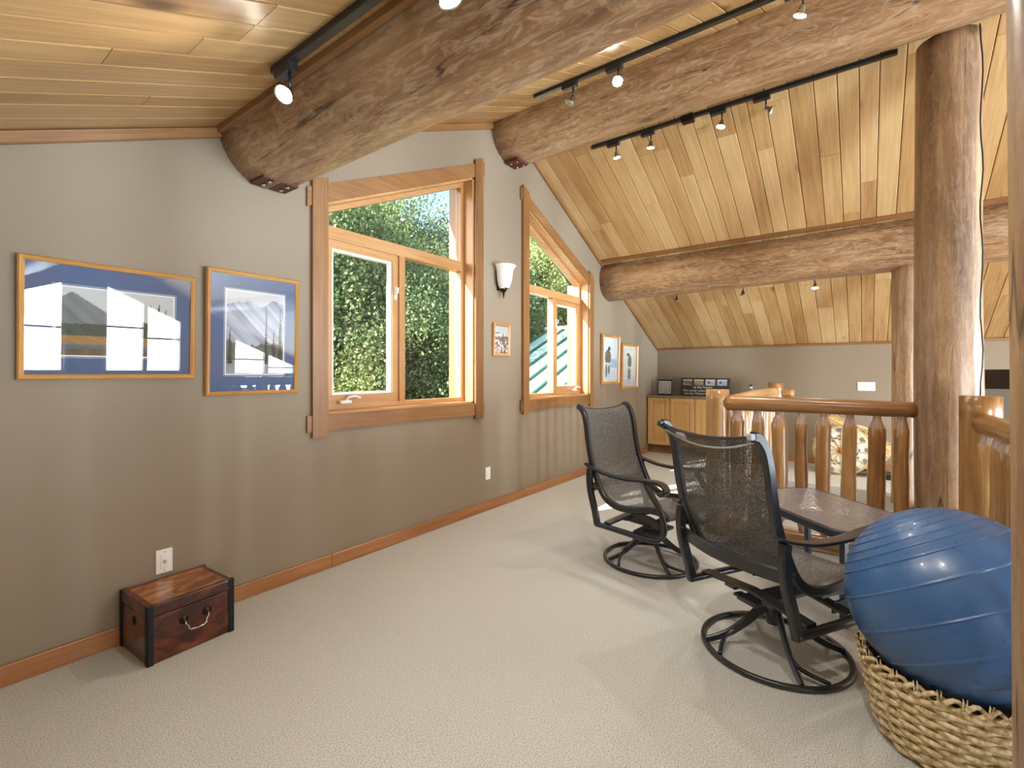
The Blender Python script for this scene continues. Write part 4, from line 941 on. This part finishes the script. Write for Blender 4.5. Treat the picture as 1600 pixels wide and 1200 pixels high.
    fs = [(i * (ny + 1) + k, i * (ny + 1) + k + 1, (i + 1) * (ny + 1) + k + 1, (i + 1) * (ny + 1) + k) for i in range(len(pr) - 1) for k in range(ny)]
    m = MB(); m.add(vs, fs, True); sl_ = m.build('sling', M['sling'], root)
    m = MB(); m.tube([vs[k] for k in range(ny + 1)], .007, 8); m.build('top_hem', M['black'], sl_)
    e = (len(pr) - 1) * (ny + 1); m = MB(); m.tube([vs[e + k] for k in range(ny + 1)], .007, 8); m.build('front_hem', M['black'], sl_)
    m = MB(); m.tube([(-.405 + .006 * (1 - q * q), HW * q, .992 - .05 * (1 - q * q)) for q in [k / 8 for k in range(-8, 9)]], .006, 8); m.build('back_stretcher', M['steel'], root)
    m = MB(); m.box((-.004, .12, -.014), (-.001, .17, .014)); m.build('care_tag', M['white'], root, Matrix.Translation((-.395, 0, .97)) @ Matrix.Rotation(-.5, 4, 'Y'))
    bc = [(-.262 - .055 * math.cos(PI / 2 * k / 6), .280 * k / 6, .475) for k in range(-6, 7)]
    m = MB(); m.tube(bc, 1, sq=(.016, .06), upv=(0, 0, 1)); m.build('back_brace', M['black'], root)
    return root
c_a = make_chair('swivel sling chair standing in front of the smaller window'); c_a.location = (3.085, 1.15, 0); c_a.rotation_euler.z = math.radians(-105)
c_b = copy_tree(c_a); c_b['label'] = 'swivel sling chair seen from behind, nearest the camera'; c_b.location = (2.425, .33, 0); c_b.rotation_euler.z = math.radians(-32)

# ------------------------------------------------------------------ side table with hammered glass top
ZT = .49
tA, tB, tC = hit(1268, 762, 2, ZT), hit(1400, 803, 2, ZT), hit(1315, 832, 2, ZT)
e1 = (tB - tA); e1.z = 0; e1.normalize(); e2 = Vector((e1.y, -e1.x, 0)); 
if (tC - tA).dot(e2) < 0: e2 = -e2
wL, wW = (tC - tA).dot(e1) + .05, (tC - tA).dot(e2) + .02
tb = empty('glass_table', (0, 0, 0)); tb.matrix_world = Matrix.Translation((tA.x, tA.y, 0)) @ Matrix((e1, e2, UP)).transposed().to_4x4() @ Matrix.Translation((-.03, -.01, 0)); tag(tb, 'low patio table with hammered glass top between the chairs and the railing', 'table')
def rrect(a, b, c_, d, r, n=5):
    out = []
    for (cx, cy, a0) in ((c_ - r, b + r, -PI / 2), (c_ - r, d - r, 0), (a + r, d - r, PI / 2), (a + r, b + r, PI)):
        for k in range(n + 1): t_ = a0 + PI / 2 * k / n; out.append((cx + r * math.cos(t_), cy + r * math.sin(t_)))
    return out
m = MB(); m.prism(rrect(.012, .012, wL - .012, wW - .012, .08), 2, ZT - .006, ZT); m.build('glass_top', M['tglass'], tb)
rr_ = rrect(.012, .012, wL - .012, wW - .012, .085, 6)
m = MB(); m.tube([(x_, y_, ZT - .022) for x_, y_ in rr_], 1, closed=True, sq=(.024, .045), upv=(0, 0, 1)); m.build('table_frame', M['tmetal'], tb)
for (x_, y_) in ((.08, .08), (wL - .08, .08), (wL - .08, wW - .08), (.08, wW - .08)):
    m = MB(); m.bbox((x_ - .016, y_ - .016, 0), (x_ + .016, y_ + .016, ZT - .03), .005); m.build('leg', M['tmetal'], tb)

# ------------------------------------------------------------------ exercise ball in a wicker basket
BC, BR = Vector((2.144, -.235, .491)), .30
bl = empty('exercise_ball', BC); tag(bl, 'large blue ribbed exercise ball resting on a wicker basket', 'ball')
t = NT('blue vinyl'); n_ = t.noise(t.coord((1, 1, 1)), 4, 4); n2 = t.noise(t.coord((1, 1, 1)), 30, 5)
t.set(Base_Color=t.mix(n_, srgb(40, 76, 128), srgb(66, 108, 156)), Roughness=t.ramp(n2, [(.3, (.26, .26, .26)), (.7, (.42, .42, .42))]), Coat_Weight=.15); M['ball'] = t.m
m = MB(); N_ = 540; prof = []
for i in range(N_ + 1):
    th = PI * i / N_; lat = math.degrees(th) - 90; rib = 0
    for c_ in (71, 64.5, 58, 51.5, 45, 39, 32, 16, -4, -24, -44, -64): rib = max(rib, math.exp(-((lat - c_) / .55) ** 2))
    r = BR - .002 + .0036 * rib; prof.append((max(r * math.sin(th), .0005), -r * math.cos(th)))
m.lathe(prof, 96, cap=True)
axis = (Vector((.24, .476, .835))).normalized(); m.build('shell', M['ball'], bl, axis.to_track_quat('Z', 'Y').to_matrix().to_4x4())
m = MB(); m.lathe([(.012, 0), (.012, .003), (.006, .005)], 16); m.build('valve', M['white'], bl, Matrix.Translation(axis * -(BR - .003)) @ (-axis).to_track_quat('Z', 'Y').to_matrix().to_4x4())
bk = empty('wicker_basket', (BC.x, BC.y, 0)); tag(bk, 'pale wicker basket under the blue exercise ball', 'basket')
t = NT('pale willow'); t.set(Base_Color=t.ramp(t.noise(t.coord((30, 30, 30)), 2, 3), [(.3, srgb(150, 118, 72)), (.5, srgb(206, 184, 138)), (.7, srgb(232, 218, 186))]), Roughness=.55); wil = t.m
zr_ = .265; nst = 28
rb = lambda z_: .185 + .062 * (z_ / zr_) ** .8
for j in range(15):
    z_ = .02 + j * (zr_ - .02) / 15; m = MB(); m.tube([((rb(z_) + .007 * math.sin(nst / 2 * 2 * PI * k / 168 + (j % 2) * PI)) * math.cos(2 * PI * k / 168), (rb(z_) + .007 * math.sin(nst / 2 * 2 * PI * k / 168 + (j % 2) * PI)) * math.sin(2 * PI * k / 168), z_) for k in range(168)], .0105, 6, closed=True); m.build('weaver', wil, bk)
for k in range(nst):
    a = 2 * PI * k / nst; m = MB(); m.tube([(rb(z_) * math.cos(a), rb(z_) * math.sin(a), z_) for z_ in (.0, .1, .2, .3, zr_)], .006, 6); m.build('stake', wil, bk)
for j in range(34):
    a0 = 2 * PI * j / 34; m = MB(); m.tube([((rb(zr_) + .012 * math.cos(t_ * 2 * PI)) * math.cos(a0 + t_ * .34), (rb(zr_) + .012 * math.cos(t_ * 2 * PI)) * math.sin(a0 + t_ * .34), zr_ + .004 + .014 * math.sin(t_ * 2 * PI)) for t_ in [q / 8 for q in range(9)]], .007, 6); m.build('rim_strand', wil, bk)
m = MB(); m.lathe([(.0, .004), (.185, .004), (.185, .016), (.0, .016)], 32, cap=False); m.build('base', wil, bk)
